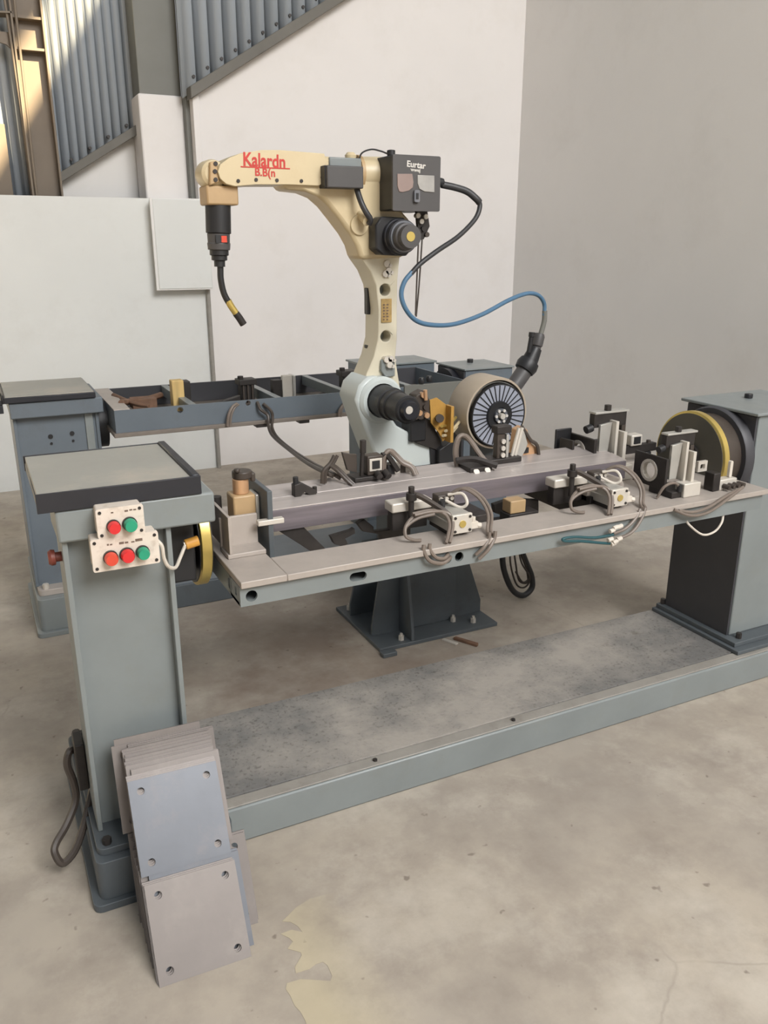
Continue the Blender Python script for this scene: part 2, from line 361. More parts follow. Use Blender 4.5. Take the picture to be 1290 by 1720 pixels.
# ================================================================== FRONT POSITIONER
pl = empty('positioner_base', (1.6, 2.0, 0), 'long low grey steel floor base under the front welding jig', 'base')
part('base_channel', MB().box(.37, 3.2, 1.78, 2.235, 0, .108), 'grey', pl, .006)
part('edge_strip', MB().box(.375, 3.19, 1.785, 1.825, .108, .113), 'edge', pl, .002)
part('tread_plate', MB().box(.375, 3.19, 1.829, 2.23, .108, .114), 'tread', pl, .001)
for x in (.86, 1.33): part('bolt', MB().cyl((x, 1.805, .112), (x, 1.805, .118), .007, n=6), 'darksteel', pl)
# headstock column (left)
hs = empty('headstock_column', (.23, 2.0, 0), 'grey steel headstock column with button boxes behind the leaning plates', 'machine column')
part('foot_flange', MB().prism(rrect(.075, .44, 1.69, 2.33, .02), 'z', 0, .02), 'pedestal', hs, .003)
part('foot_block', MB().prism(rrect(.092, .42, 1.705, 2.30, .02), 'z', .02, .125), 'pedestal', hs, .004)
part('base_plate', MB().prism(rrect(.10, .40, 1.73, 2.28, .02), 'z', .125, .143), 'pedestal', hs, .004)
part('web', MB().box(.124, .334, 1.83, 1.842, .143, .93), 'grey', hs)
part('flange', MB().box(.112, .124, 1.80, 1.94, .143, .93), 'grey', hs, .002)
part('flange', MB().box(.334, .346, 1.80, 1.94, .143, .93), 'grey', hs, .002)
part('rear_panel', MB().box(.124, .334, 1.928, 1.94, .143, .93), 'grey', hs)
part('header_beam', MB().box(.105, .447, 1.785, 1.95, .893, .966), 'grey', hs, .006)
part('gearbox', MB().cyl((.346, 2.04, .79), (.432, 2.04, .79), .10), 'black', hs, .004)
part('gearbox_housing', MB().box(.346, .42, 1.90, 2.15, .71, .8925), 'black', hs, .006)
part('tray_bracket', MB().box(.13, .38, 1.951, 2.12, .935, .965), 'pedestal', hs, .004)
for x, y in ((.125, 1.75), (.375, 1.75), (.125, 2.25)):
    b = part('bolt', MB().cyl((x, y, .143), (x, y, .158), .011, n=6), 'darksteel', hs)
part('anchor_bolt', MB().cyl((.112, 1.735, .02), (.112, 1.735, .05), .012, n=6).cyl((.112, 1.735, .05), (.112, 1.735, .066), .007, n=8), 'lightsteel', hs)
part('side_knob', MB().lathe((.112, 1.845, .845), (.084, 1.845, .845), [(0, 0), (.011, 0), (.011, .45), (.017, .5), (.018, .8), (.014, 1), (0, 1)], 16), 'rustred', hs)
# tray on top of the header
tr = empty('tool_tray', (.245, 1.97, .966), 'shallow charcoal tray with pale liner on near headstock column', 'tray')
part('pan', MB().box(.074, .416, 1.7885, 2.157, .967, .990), 'navy', tr, .002)
part('front_lip', MB().box(.072, .418, 1.782, 1.788, .966, 1.008), 'navy', tr, .001)
part('side_lip', MB().box(.399, .4175, 1.7885, 2.157, .991, 1.011), 'navy', tr, .003)
part('liner', MB().box(.076, .3985, 1.7885, 2.157, .9905, 1.0045), 'traytop', tr, .001)
part('back_lip', MB().box(.072, .418, 2.158, 2.164, .968, 1.006), 'navy', tr, .001)
# push button boxes
def button_box(x0, x1, z0, z1, y, label, btns, marks):
    o = empty('button_box', ((x0+x1)/2, y+.045, z0), label, 'control box', 'push button boxes on the headstock column')
    part('housing', MB().box(x0+.002, x1-.002, y+.012, y+.055, z0+.002, z1-.002), 'box', o, .004)
    part('face_plate', MB().prism(rrect(x0, x1, z0, z1, .005), 'y', y, y+.012), 'box', o, .0015)
    for cx in (x0+.008, x1-.008):
        for cz in (z0+.008, z1-.008): part('screw', MB().cyl((cx, y+.002, cz), (cx, y-.0015, cz), .0036, n=10), 'darksteel', o)
    for cx, cz, m, r in btns:
        b = part('button', MB().lathe((cx, y-.004, cz), (cx, y-.024, cz), [(0, 0), (r, 0), (r, .75), (r*.86, 1), (0, 1)], 24), m, o, label=m.replace('redor', 'faded red')+' push button')
        part('bezel', MB().lathe((cx, y+.001, cz), (cx, y-.007, cz), [(0, 0), (r*1.12, 0), (r*1.12, 1), (0, 1)], 24), 'darksteel', b)
    for a, b, z, h in marks: part('printed_mark', MB().box(a, b, y-.0006, y+.001, z, z+h), 'smudge', o)
    return o
button_box(.181, .279, .908, .974, 1.735, 'upper ivory button box with one red and one green button', [(.214, .934, 'red', 0.0130), (.2475, .9345, 'green', 0.0139)], [(.212, .217, .962, .003), (.24, .247, .9615, .004), (.25, .256, .963, .003), (.258, .264, .9625, .003)])
button_box(.164, .305, .835, .909, 1.735, 'lower ivory button box with two red and one green button', [(.2015, .8655, 'redor', 0.0139), (.2355, .8665, 'red', 0.0141), (.2685, .867, 'green', 0.0132)], [(.197, .201, .892, .004), (.203, .208, .892, .003), (.222, .232, .891, .005), (.234, .241, .891, .004), (.247, .254, .891, .003), (.256, .271, .892, .006)])
sw = empty('limit_switch', (.40, 1.86, .80), 'orange limit switch with white lead next to left brass faceplate', 'switch')
part('body', MB().cyl((.388, 1.86, .822), (.42, 1.86, .828), .0125), 'orange', sw, .002)
part('cable', MB().tube([(.303, 1.742, .885), (.312, 1.74, .87), (.315, 1.745, .84), (.325, 1.755, .815), (.345, 1.78, .80), (.365, 1.82, .806), (.388, 1.86, .822)], .0042), 'whitecable', sw)
part('lock_nut', MB().cyl((.385, 1.86, .8215), (.39, 1.86, .8225), .009, n=6), 'lightsteel', sw)
part('grease_nipple', MB().cyl((.35, 1.90, .79), (.362, 1.90, .79), .006, n=8), 'lightsteel', sw)
# power lead at the column foot
thing('power_lead', MB().tube([(.10, 1.98, .325)]+[tuple(q) for q in [(0.1031, 1.98, 0.2743), (0.0788, 1.96, 0.2832), (0.0685, 1.95, 0.2522), (0.0776, 1.94, 0.2028), (0.0757, 1.93, 0.1565), (0.0465, 1.9, 0.1159), (0.0173, 1.87, 0.0949), (0.0099, 1.855, 0.0788)]]+[tuple(q) for q in [(0.0235, 1.845, 0.0492), (0.0544, 1.86, 0.0618), (0.0835, 1.89, 0.101), (0.1063, 1.92, 0.1441), (0.1267, 1.95, 0.1894), (0.1403, 1.97, 0.2084)]], .0095), 'hosedark', (.06, 1.92, 0), 'looped dark cable hanging beside foot of near headstock column', 'cable')
thing('cable_clip', MB().box(.088, .1115, 1.90, 1.97, .20, .33), 'darksteel', (.1, 1.94, .2), 'dark cable gland plate on left side of near headstock column', 'bracket', .003)
# faceplates
def faceplate(x0, x1, label, face, R=.157, zc=.80):
    o = empty('faceplate', ((x0+x1)/2, 2.04, .80), label, 'faceplate', 'brass rimmed round faceplates')
    part('rim', MB().lathe((x0, 2.04, zc), (x1, 2.04, zc), [(.06, 0), (R-.005, 0), (R, .1), (R, .9), (R-.005, 1), (.06, 1)], 64), 'brass', o)
    part('disc', MB().cyl((x0-.002, 2.04, zc), (x1+.002, 2.04, zc), R-.008, n=64), face, o)
    part('hub', MB().cyl((min(x0, x1)-.012, 2.04, zc), (max(x0, x1)+.012, 2.04, zc), .05, n=32), 'darksteel', o)
    return o
faceplate(.435, .464, 'left brass rimmed faceplate beside orange switch', 'black', .14, .79)
faceplate(2.19, 2.215, 'right brass rimmed faceplate in front of dark tailstock', 'disc')
# tailstock cabinet (right)
ts = empty('tailstock_cabinet', (2.5, 2.04, .114), 'tall grey tailstock cabinet with dark side at right picture edge', 'cabinet')
part('base_rail', MB().box(2.285, 2.72, 1.80, 2.225, .114, .128), 'pedestal', ts, .002)
part('base_plate', MB().box(2.30, 2.72, 1.83, 2.22, .128, .145), 'pedestal', ts, .002)
part('body', MB().box(2.33, 2.70, 1.885, 2.20, .145, .957), 'grey', ts, .004)
part('side_panel', MB().box(2.322, 2.33, 1.89, 2.195, .145, .952), 'char', ts, .001, label='charcoal side panel with painted shade')  # charcoal paint that also holds part of this side's shade
part('lid', MB().box(2.305, 2.72, 1.872, 2.215, .957, .968), 'grey', ts, .003)
part('lid_bolt', MB().cyl((2.52, 2.10, .968), (2.52, 2.10, .984), .015, n=8), 'black', ts, .002)
part('bearing_ring', MB().lathe((2.322, 2.04, .80), (2.285, 2.04, .80), [(0, 0), (.165, 0), (.165, .8), (.160, 1), (0, 1)], 48), 'char', ts)
part('spindle', MB().cyl((2.285, 2.04, .80), (2.215, 2.04, .80), .142, n=40), 'hosedark', ts)
for x, y in ((2.345, 1.855), (2.32, 2.205)): part('bolt', MB().cyl((x, y, .145), (x, y, .166), .01, n=6), 'darksteel', ts)
# jig frame
fr = empty('jig_frame', (1.36, 2.04, .68), 'long grey rectangular jig frame carrying clamps between brass faceplates', 'jig frame')
part('front_plate', MB().box(.60, 2.245, 1.742, 1.87, .733, .75), 'platefr', fr, .002)
part('end_plate', MB().box(.485, .5995, 1.742, 2.34, .733, .75), 'platefr', fr, .002)
part('tail_plate', MB().prism([(1.80, 1.8705), (2.245, 1.8705), (2.245, 2.2095), (1.80, 2.2095)], 'z', .733, .7495), 'platefr', fr, .002)
part('rear_plate', MB().box(.60, 2.245, 2.21, 2.34, .733, .75), 'platefr', fr, .002)
hol = [circ(.513, .706, .0145, 18), rrect(.768, .815, .694, .717, .0115, 5), circ(1.052, .708, .0125, 18), circ(1.088, .708, .0135, 18)]
part('front_web', MB().prism([(.485, .682), (2.235, .682), (2.235, .733), (.485, .733)], 'y', 1.756, 1.764, hol), 'grey', fr)
part('bottom_flange', MB().box(.485, 2.235, 1.7645, 1.84, .682, .69), 'grey', fr)
part('inner_web', MB().box(.485, 2.235, 1.832, 1.84, .69, .733), 'grey', fr)
part('rear_web', MB().box(.485, 2.235, 2.316, 2.324, .682, .733), 'grey', fr)
part('end_web', MB().prism([(1.764, .682), (2.316, .682), (2.316, .733), (1.764, .733)], 'x', .485, .493, [rrect(1.785, 1.80, .70, .722, .003, 2), rrect(1.825, 1.86, .695, .725, .012, 4)]), 'grey', fr)
part('tail_web', MB().box(2.227, 2.235, 1.764, 2.316, .682, .733), 'grey', fr)
part('cross_rail', MB().box(1.20, 1.26, 1.8705, 2.2095, .69, .7715), 'darksteel', fr, .002)
part('cross_rail', MB().box(1.62, 1.68, 1.8705, 2.2095, .69, .7715), 'darksteel', fr, .002)
# left end clamp on the frame
ec = empty('end_clamp', (.55, 1.98, .75), 'brown and copper end clamp cylinder on left end of jig frame', 'clamp')
part('angle_bracket', MB().box(.50, .60, 1.965, 1.975, .75, .84).box(.50, .60, 1.90, 1.975, .75, .762), 'platefr', ec, .002)
part('bracket_wall', MB().box(.505, .513, 1.90, 2.10, .762, .86), 'platefr', ec, .001)
part('backing_plate', MB().box(.618, .632, 1.93, 2.16, .67, .905), 'pedestal', ec, .002)
part('cylinder_block', MB().box(.545, .605, 1.985, 2.05, .80, .885), 'tan', ec, .005)
part('side_block', MB().box(.605, .617, 1.99, 2.05, .80, .882), 'alu', ec, .004)
part('piston', MB().cyl((.575, 2.015, .885), (.575, 2.015, .925), .021), 'copper', ec, .002)
part('cap', MB().cyl((.58, 2.015, .925), (.58, 2.015, .945), .026, n=16).cyl((.563, 2.0, .945), (.563, 2.0, .955), .009, n=8).box(.60, .612, 2.0, 2.03, .915, .938), 'hosedark', ec, .003)
part('rest_arm', MB().box(.59, .66, 1.925, 1.945, .816, .83), 'lightsteel', ec, .002)
part('fitting', MB().cyl((.52, 2.06, .82), (.52, 2.06, .87), .014, n=10).cyl((.505, 2.07, .85), (.49, 2.07, .85), .01, n=8), 'darksteel', ec)
# workpiece held in the jig
wk = empty('steel_workpiece', (1.1, 2.03, .77), 'long bare steel channel clamped in the front jig', 'workpiece')
part('front_wall', MB().box(.636, 1.86, 1.99, 1.995, .772, .8305), 'workface', wk, .0008)
part('top_flange', MB().prism([(1.99, .831), (2.062, .8395), (2.062, .843), (1.99, .8345)], 'x', .636, 1.86), 'litworktop', wk, .0008)
part('strip', MB().prism([(2.068, .836), (2.16, .848), (2.16, .852), (2.068, .842)], 'x', .64, 1.86), 'litworktop', wk, .001)
part('lower_web', MB().box(.64, 1.86, 2.056, 2.06, .772, .836), 'workface', wk)
# dark locating arms below the workpiece
def arm(pts, y, loc, label):
    thing('locating_arm', MB().prism(pts, 'y', y, y+.02), 'darksteel', loc, label, 'bracket', .002, 'dark locating arms under the workpiece')
arm([(0.6634, 0.7734), (0.7316, 0.7801), (0.7994, 0.6999), (0.8257, 0.6689), (0.7898, 0.6697), (0.7212, 0.7267)], 2.0, (.70, 2.0, .70), 'dark locating arm under left end of the steel channel')
arm([(0.8197, 0.7284), (0.8814, 0.7364), (0.8925, 0.7418), (0.8942, 0.7273), (0.8629, 0.7162), (0.8717, 0.6988), (0.8534, 0.6946), (0.83, 0.7056)], 2.0, (.85, 2.0, .72), 'small hooked locating arm right of the leftmost arm under channel')
arm([(0.909, 0.7473), (0.9314, 0.7583), (0.9614, 0.7304), (0.9613, 0.716), (1.013, 0.7135), (1.0129, 0.7535), (1.0419, 0.7548), (1.0815, 0.7215), (1.082, 0.6749), (0.9841, 0.6776), (0.9842, 0.7033), (0.9274, 0.7212)], 2.02, (.98, 2.02, .72), 'dark stepped locating arm left of the front hose loops')
arm([(1.3716, 0.7398), (1.4371, 0.7501), (1.5401, 0.7323), (1.5432, 0.6882), (1.462, 0.7077), (1.418, 0.6945), (1.3774, 0.712)], 2.02, (1.42, 2.02, .72), 'dark locating arm under channel between the two front clamps')

# --- pneumatic side clamps on the front plate (twins)
def side_clamp(x, y, z, label):
    o = empty('pneumatic_clamp', (x, y, z), label, 'clamp', 'pneumatic side clamps on the front plate')
    def B(*a): return MB().box(x+a[0], x+a[1], y+a[2], y+a[3], z+a[4], z+a[5])
    body = MB().prism([(x+px_, z+pz) for px_, pz in ((-.03, .012), (.03, .012), (.03, .03), (.027, .032), (.027, .036), (.03, .038), (.03, .062), (-.03, .062), (-.03, .045), (-.027, .043), (-.027, .038), (-.03, .036))], 'y', y, y+.13)
    part('cylinder_body', body, 'alu', o, .001)
    part('end_cap', B(-.031, .031, -.012, 0, .010, .064), 'lightsteel', o, .002)
    part('port_plug', MB().cyl((x, y-.012, z+.037), (x, y-.015, z+.037), .010, n=14), 'brass', o)
    for sx in (-.023, .023):
        for sz in (.018, .056): part('cap_screw', MB().cyl((x+sx, y-.012, z+sz), (x+sx, y-.0145, z+sz), .004, n=8), 'darksteel', o)
    part('mount_block', B(-.028, .028, .01, .12, 0, .012), 'darksteel', o, .001)
    part('support_block', B(-.155, -.03, .10, .15, .055, .082), 'lightsteel', o, .004)
    part('support_leg', B(-.15, -.04, .11, .14, 0, .055), 'darksteel', o, .003)
    part('toggle_post', MB().cyl((x-.105, y+.085, z+.03), (x-.105, y+.085, z+.115), .008, n=10).cyl((x-.105, y+.085, z+.092), (x-.105, y+.085, z+.112), .015, n=10).cyl((x-.105, y+.085, z+.115), (x-.105, y+.085, z+.13), .009, n=8), 'darksteel', o, .001)
    part('toggle_bar', MB().tube([(x-.105, y+.085, z+.105), (x-.085, y+.075, z+.103), (x-.045, y+.03, z+.075), (x-.03, y+.012, z+.06)], .009, 6), 'hosedark', o)
    part('valve_block', B(-.018, .035, .09, .125, .062, .09), 'hosedark', o, .003)
    for k in range(3): part('valve_screw', MB().cyl((x-.010+.017*k, y+.09, z+.08), (x-.010+.017*k, y+.084, z+.08), .006, n=10), 'lightsteel', o)
    part('elbow_fitting', MB().cyl((x-.012, y+.075, z+.062), (x-.012, y+.075, z+.084), .007, n=10).cyl((x-.012, y+.075, z+.08), (x-.03, y+.06, z+.08), .006, n=8), 'black', o)
    part('flow_fitting', MB().box(x+.031, x+.055, y-.005, y+.012, z+.015, z+.034).cyl((x+.043, y+.004, z+.034), (x+.043, y+.004, z+.047), .007, n=8).cyl((x+.055, y+.002, z+.022), (x+.066, y-.002, z+.02), .008, n=8), 'whitecable', o, .001)
    # hoses: a loop on the left and an arch on the right that dives past the plate edge
    for d in (0, .011):
        part('hose', MB().tube([(x-.075, y+.02-d, z+.07), (x-.12, y+.03-d, z+.066-d*.4), (x-.155, y+.02, z+.045-d*.3), (x-.16, y+.01, z+.02), (x-.14, y+.005, z+.008), (x-.12, y+.0, z+.006)], .0048), 'hose', o)
        part('hose', MB().tube([(x-.13, y+.03-d, z+.072), (x-.08, y+.025-d, z+.076), (x-.045+d, y+.01, z+.066), (x-.04+d, y-.01, z+.045), (x-.055+d, y-.03, z+.02), (x-.07+d, y-.045, z+.004)], .0048), 'hose', o)
        part('hose', MB().tube([(x+.01, y+.09, z+.085), (x+.04+d, y+.06, z+.112), (x+.075+d, y+.03, z+.09), (x+.088+d, y+.0, z+.05), (x+.075+d, y-.02, z+.012), (x+.066+d, y-.04, z+.003)], .0048), 'hose', o)
    part('hose', MB().tube([(x+.0, y+.08, z+.078), (x+.03, y+.05, z+.062), (x+.045, y+.04, z+.075), (x+.04, y+.06, z+.098), (x+.01, y+.085, z+.092)], .0045), 'whitecable', o)
    return o
side_clamp(1.115, 1.80, .75, 'pneumatic clamp with square cylinder and hose loops left of its twin')
side_clamp(1.66, 1.80, .75, 'pneumatic clamp with square cylinder and hose loops nearest jig right end')
# hoses that hang below the front plate
thing('air_hose', MB().tube([(0.9754, 1.749, 0.7631), (0.9735, 1.745, 0.7467), (0.9877, 1.738, 0.7203), (1.0249, 1.74, 0.7065), (1.0541, 1.75, 0.7114), (1.0708, 1.775, 0.7101)], .0056).tube([(0.993, 1.749, 0.7635), (0.9917, 1.746, 0.7483), (1.0065, 1.74, 0.7263), (1.0311, 1.742, 0.7181), (1.0496, 1.752, 0.7216), (1.0661, 1.78, 0.716)], .0052), 'hose', (1.03, 1.74, .70), 'doubled grey hose curling into round hole in frame web', 'hose')
thing('air_hose', MB().tube([(1.1951, 1.749, 0.7667), (1.1896, 1.745, 0.7467), (1.1685, 1.74, 0.721), (1.1432, 1.746, 0.6958)], .0055).tube([(1.1761, 1.749, 0.7663), (1.173, 1.746, 0.749), (1.1544, 1.742, 0.7278), (1.1345, 1.748, 0.7086)], .0052), 'hose', (1.17, 1.74, .70), 'pair of hoses bending over plate edge right of the web holes', 'hose')
thing('air_hose', MB().tube([(1.7259, 1.749, 0.7578), (1.709, 1.742, 0.7307), (1.6721, 1.737, 0.695), (1.6221, 1.735, 0.6812)], .0052).tube([(1.7052, 1.749, 0.7571), (1.6866, 1.743, 0.7337), (1.6451, 1.739, 0.7078), (1.6003, 1.738, 0.7003)], .0048), 'hose', (1.66, 1.74, .68), 'pair of hoses ending in white fittings below right front clamp', 'hose')
tb = empty('hose_bundle', (1.4995, 1.735, 0.6988), 'teal taped hose ends with white fittings below frame edge', 'hose bundle')
part('taped_lead', MB().tube([(1.5979, 1.735, 0.6979), (1.5319, 1.735, 0.6992), (1.4556, 1.735, 0.713), (1.4158, 1.735, 0.714), (1.4248, 1.735, 0.7054), (1.4783, 1.735, 0.6968), (1.5558, 1.735, 0.6789), (1.601, 1.735, 0.6697)], .0042), 'teal', tb)
for u in [(1.5876, 1.73, 0.7121), (1.6001, 1.73, 0.7193), (1.6155, 1.73, 0.7206), (1.5839, 1.73, 0.6852), (1.6009, 1.728, 0.6757), (1.6177, 1.73, 0.6816), (1.5966, 1.73, 0.6702)]:
    part('fitting', MB().cyl((u[0]-.008, u[1], u[2]), (u[0]+.008, u[1], u[2]+.003), .0065, n=8), 'whitecable', tb)
thing('air_hose', MB().tube([(1.9134, 1.77, 0.6963), (1.9163, 1.75, 0.6746), (1.9782, 1.75, 0.6336), (2.0293, 1.75, 0.6356), (2.056, 1.75, 0.6615), (2.0819, 1.77, 0.6838)], .0035), 'whitecable', (2.0, 1.76, .65), 'single pale hose loop hanging under right end of frame', 'hose')
thing('air_hose', MB().tube([(1.8511, 1.738, 0.7339), (1.9075, 1.732, 0.7238), (1.9686, 1.732, 0.7305), (2.0281, 1.732, 0.7533), (2.1108, 1.75, 0.7648)], .005).tube([(1.8329, 1.74, 0.7397), (1.8946, 1.73, 0.7148), (1.969, 1.73, 0.7156), (2.0448, 1.73, 0.7477), (2.131, 1.75, 0.7701)], .005), 'hose', (2.0, 1.735, .72), 'two grey hoses sweeping along the frame edge at right end', 'hose')

# --- tall locators
def locator(x, y, z, label, s=1.):
    o = empty('tall_locator', (x, y, z), label, 'clamp', 'tall locator clamps at the right end of the jig')
    def B(*a): return MB().box(x+a[0]*s, x+a[1]*s, y+a[2]*s, y+a[3]*s, z+a[4]*s, z+a[5]*s)
    part('base', B(-.05, .06, -.05, .05, 0, .02), 'darksteel', o, .002)
    part('foot_block', B(-.01, .06, -.06, -.02, .0, .045), 'lightsteel', o, .003)
    part('cradle', MB().prism([(y+a*s, z+b*s) for a, b in ((-.02, .02), (.12, .02), (.12, .12), (-.02, .12))], 'x', x-.055*s, x-.045*s, [circ(y+.05*s, z+.07*s, .035*s, 18)]), 'darksteel', o, .001)
    part('cradle_ring', MB().lathe((x-.058*s, y+.05*s, z+.07*s), (x-.04*s, y+.05*s, z+.07*s), [(.027*s, 0), (.036*s, 0), (.036*s, 1), (.027*s, 1), (.027*s, 0)], 20), 'lightsteel', o)
    part('blade', MB().prism([(x+a*s, z+b*s) for a, b in ((-.03, .05), (.0, .05), (.012, .165), (-.03, .16))], 'y', y-.012*s, y-.002*s), 'alu', o, .001)
    part('blade', B(.012, .022, -.03, .03, .045, .17), 'lightsteel', o, .001)
    part('blade', B(.03, .042, -.045, .0, .03, .14), 'lightsteel', o, .001)
    part('clamp_bar', B(-.045, .075, .0, .022, .15, .19), 'darksteel', o, .002)
    part('bar_cap', B(-.045, .08, -.004, .026, .19, .196), 'alu', o, .001)
    part('clamp_bolt', MB().cyl((x+.01*s, y+.01*s, z+.196*s), (x+.01*s, y+.01*s, z+.212*s), .010*s, n=8), 'darksteel', o)
    part('side_knob', MB().cyl((x-.045*s, y+.01*s, z+.15*s), (x-.065*s, y+.01*s, z+.145*s), .012*s, n=10), 'black', o)
    part('post', B(.06, .075, .0, .02, .02, .15), 'hosedark', o, .001)
    for k in range(3): part('fitting', MB().cyl((x+(-.02+.03*k)*s, y-.05*s, z+.02*s), (x+(-.02+.03*k)*s, y-.05*s, z+.042*s), .008*s, n=8), 'black', o)
    part('hose', MB().tube([(x-.09*s, y-.03*s, z+.004), (x-.075*s, y-.04*s, z+.04*s), (x-.04*s, y-.045*s, z+.05*s), (x-.015*s, y-.05*s, z+.03*s)], .0045), 'hose', o)
    return o
locator(1.93, 1.85, .75, 'tall locator clamp in front of brass faceplate on right plate')
locator(1.86, 2.10, .75, 'tall locator clamp standing highest, left of right faceplate', 1.15)
# black cylinders lying behind the right front clamp
def rear_cylinder(x, y, z, ang, label):
    o = empty('black_cylinder', (x, y, z), label, 'cylinder', 'dark clamp cylinders behind the workpiece'); o.rotation_euler[2] = ang
    def q(mb): return MB().add([(v[0]+x, v[1]+y, v[2]+z) for v in mb.v], mb.f)
    part('barrel', q(MB().box(-.06, .06, -.022, .022, .005, .05)), 'black', o, .003)
    part('nose', q(MB().cyl((-.06, 0, .026), (-.09, 0, .024), .012, n=12)), 'darksteel', o)
    part('rod', q(MB().cyl((.06, 0, .026), (.10, 0, .026), .008, n=10)), 'lightsteel', o)
    part('bracket', q(MB().box(.055, .065, -.03, .03, 0, .085)), 'darksteel', o, .002)
    return o
rear_cylinder(1.69, 2.15, .795, .15, 'black horizontal cylinder behind channel right of wire spool')
rear_cylinder(1.98, 2.27, .78, .1, 'black horizontal cylinder between tall locator and right faceplate')
thing('stop_plate', MB().prism([(1.735, .78), (1.80, .78), (1.80, .905), (1.735, .905)], 'y', 2.20, 2.21).box(1.735, 1.80, 2.21, 2.25, .78, .79), 'black', (1.77, 2.2, .78), 'upright black stop plate left of the highest locator', 'bracket', .002)
rl = empty('clamp_rail', (1.95, 2.19, .75), 'long black clamp rail lying behind both tall locators', 'rail')
part('bar', MB().box(1.72, 2.17, 2.175, 2.20, .792, .822), 'darksteel', rl, .003)
for x in (1.76, 1.95, 2.12): part('post', MB().box(x, x+.025, 2.172, 2.203, .75, .792), 'black', rl, .002)
for k in range(6): part('rail_bolt', MB().cyl((1.75+.078*k, 2.187, .822), (1.75+.078*k, 2.187, .832), .008, n=8), 'hosedark', rl)
part('stop_block', MB().box(2.04, 2.09, 2.165, 2.205, .822, .862), 'lightsteel', rl, .004)
part('stop_slot', MB().box(2.05, 2.08, 2.163, 2.167, .83, .855), 'black', rl)
dm = empty('domed_block', (1.70, 1.99, .75), 'beige domed block behind the right pneumatic clamp', 'block')
part('dome', MB().prism([(1.62, .75), (1.76, .75), (1.765, .79), (1.75, .812), (1.715, .822), (1.68, .822), (1.64, .812), (1.62, .79)], 'y', 1.885, 1.975), 'platefr', dm, .008)
part('base_slot', MB().box(1.65, 1.73, 1.882, 1.886, .757, .785), 'darksteel', dm)
tbk = empty('cream_stop', (1.40, 1.96, .70), 'small cream stop block under channel between the two side clamps', 'block')
part('block', MB().box(1.37, 1.425, 1.93, 1.975, .735, .775), 'tan', tbk, .003)
part('bracket', MB().box(1.365, 1.47, 1.925, 1.98, .70, .735), 'darksteel', tbk, .003)
# manifold at the right end of the plate
mf = empty('valve_manifold', (2.10, 1.80, .75), 'small valve manifold with dark fittings at right end of jig plate', 'valve')
part('block', MB().box(2.085, 2.16, 1.80, 1.835, .75, .785), 'lightsteel', mf, .003)
part('lever', MB().prism(rrect(2.135, 2.147, .785, .84, .006), 'y', 1.812, 1.822), 'whitecable', mf, .002)
part('side_box', MB().box(2.055, 2.085, 1.80, 1.84, .75, .81), 'darksteel', mf, .003)
part('clip', MB().prism([(2.05, .80), (2.09, .80), (2.09, .835), (2.05, .835)], 'y', 1.865, 1.875, [rrect(2.06, 2.08, .808, .825, .004)]), 'lightsteel', mf)
for k in range(4): part('fitting', MB().cyl((2.10+.022*k, 1.80, .765), (2.105+.022*k, 1.778, .763), .008, n=10), 'hosedark', mf)
part('push_lock', MB().cyl((2.175, 1.82, .75), (2.175, 1.82, .765), .008, n=8), 'darksteel', mf)
# clamps on the back of the workpiece
def toggle(x, y, z, s, label):
    o = empty('toggle_clamp', (x, y, z), label, 'clamp', 'toggle clamps behind the workpiece')
    def B(*a): return MB().box(x+a[0]*s, x+a[1]*s, y+a[2]*s, y+a[3]*s, z+a[4]*s, z+a[5]*s)
    part('base', B(-.05, .05, -.03, .03, 0, .012), 'darksteel', o, .002)
    part('block', B(-.005, .045, -.02, .02, .012, .07), 'hosedark', o, .003)
    part('face', B(.0, .04, -.024, -.02, .025, .062), 'lightsteel', o, .001)
    part('window', B(.008, .032, -.026, -.024, .032, .056), 'black', o)
    part('post', MB().cyl((x-.02*s, y-.01*s, z+.01*s), (x-.015*s, y-.01*s, z+.105*s), .007*s, n=8).cyl((x-.015*s, y-.01*s, z+.08*s), (x-.0145*s, y-.01*s, z+.118*s), .010*s, n=8), 'darksteel', o, .001)
    part('fan_plate', MB().prism([(x+a*s, z+b*s) for a, b in ((-.075, .085), (-.06, .03), (-.03, .02), (-.03, .075), (-.05, .078))], 'y', y+.0*s, y+.012*s), 'hosedark', o, .001)
    part('arm', MB().tube([(x+.05*s, y, z+.065*s), (x+.07*s, y, z+.06*s), (x+.10*s, y-.01*s, z+.012*s)], .008*s, 6), 'darksteel', o)
    part('fitting', MB().cyl((x+.02*s, y-.03*s, z+.02*s), (x+.02*s, y-.05*s, z+.014*s), .010*s, n=10).cyl((x+.045*s, y-.03*s, z+.022*s), (x+.048*s, y-.05*s, z+.01*s), .011*s, n=10), 'darksteel', o)
    return o
toggle(.985, 2.12, .848, 1.0, 'toggle clamp with fan shaped plate on workpiece where twin hoses arrive')
def hoop(pts, label, mat='hosedark', r=.006):
    c = pts[0]; mb = MB().tube(pts, r)
    mb.tube([(p[0]+.014, p[1]+.012, p[2]-.004) for p in pts], r*.85)
    return thing('air_hose', mb, mat, c, label, 'hose')
hoop([(0.8368, 2.1, 0.8554), (0.8413, 2.1, 0.8899), (0.8637, 2.1, 0.9117), (0.8769, 2.1, 0.9329)], 'short dark hose pair rising left of fan plate clamp')
hoop([(0.8599, 2.1, 0.9087), (0.8834, 2.1, 0.8884), (0.9082, 2.09, 0.8596), (0.9223, 2.08, 0.8444)], 'dark hose pair sloping down to fan plate clamp base')
hoop([(1.0351, 2.12, 0.8546), (1.039, 2.12, 0.8979), (1.0567, 2.12, 0.923), (1.0764, 2.12, 0.9082), (1.0973, 2.11, 0.8845), (1.1223, 2.1, 0.8693), (1.1313, 2.09, 0.8467)], 'arched hose pair on workpiece in front of white robot base', 'hose', .007)
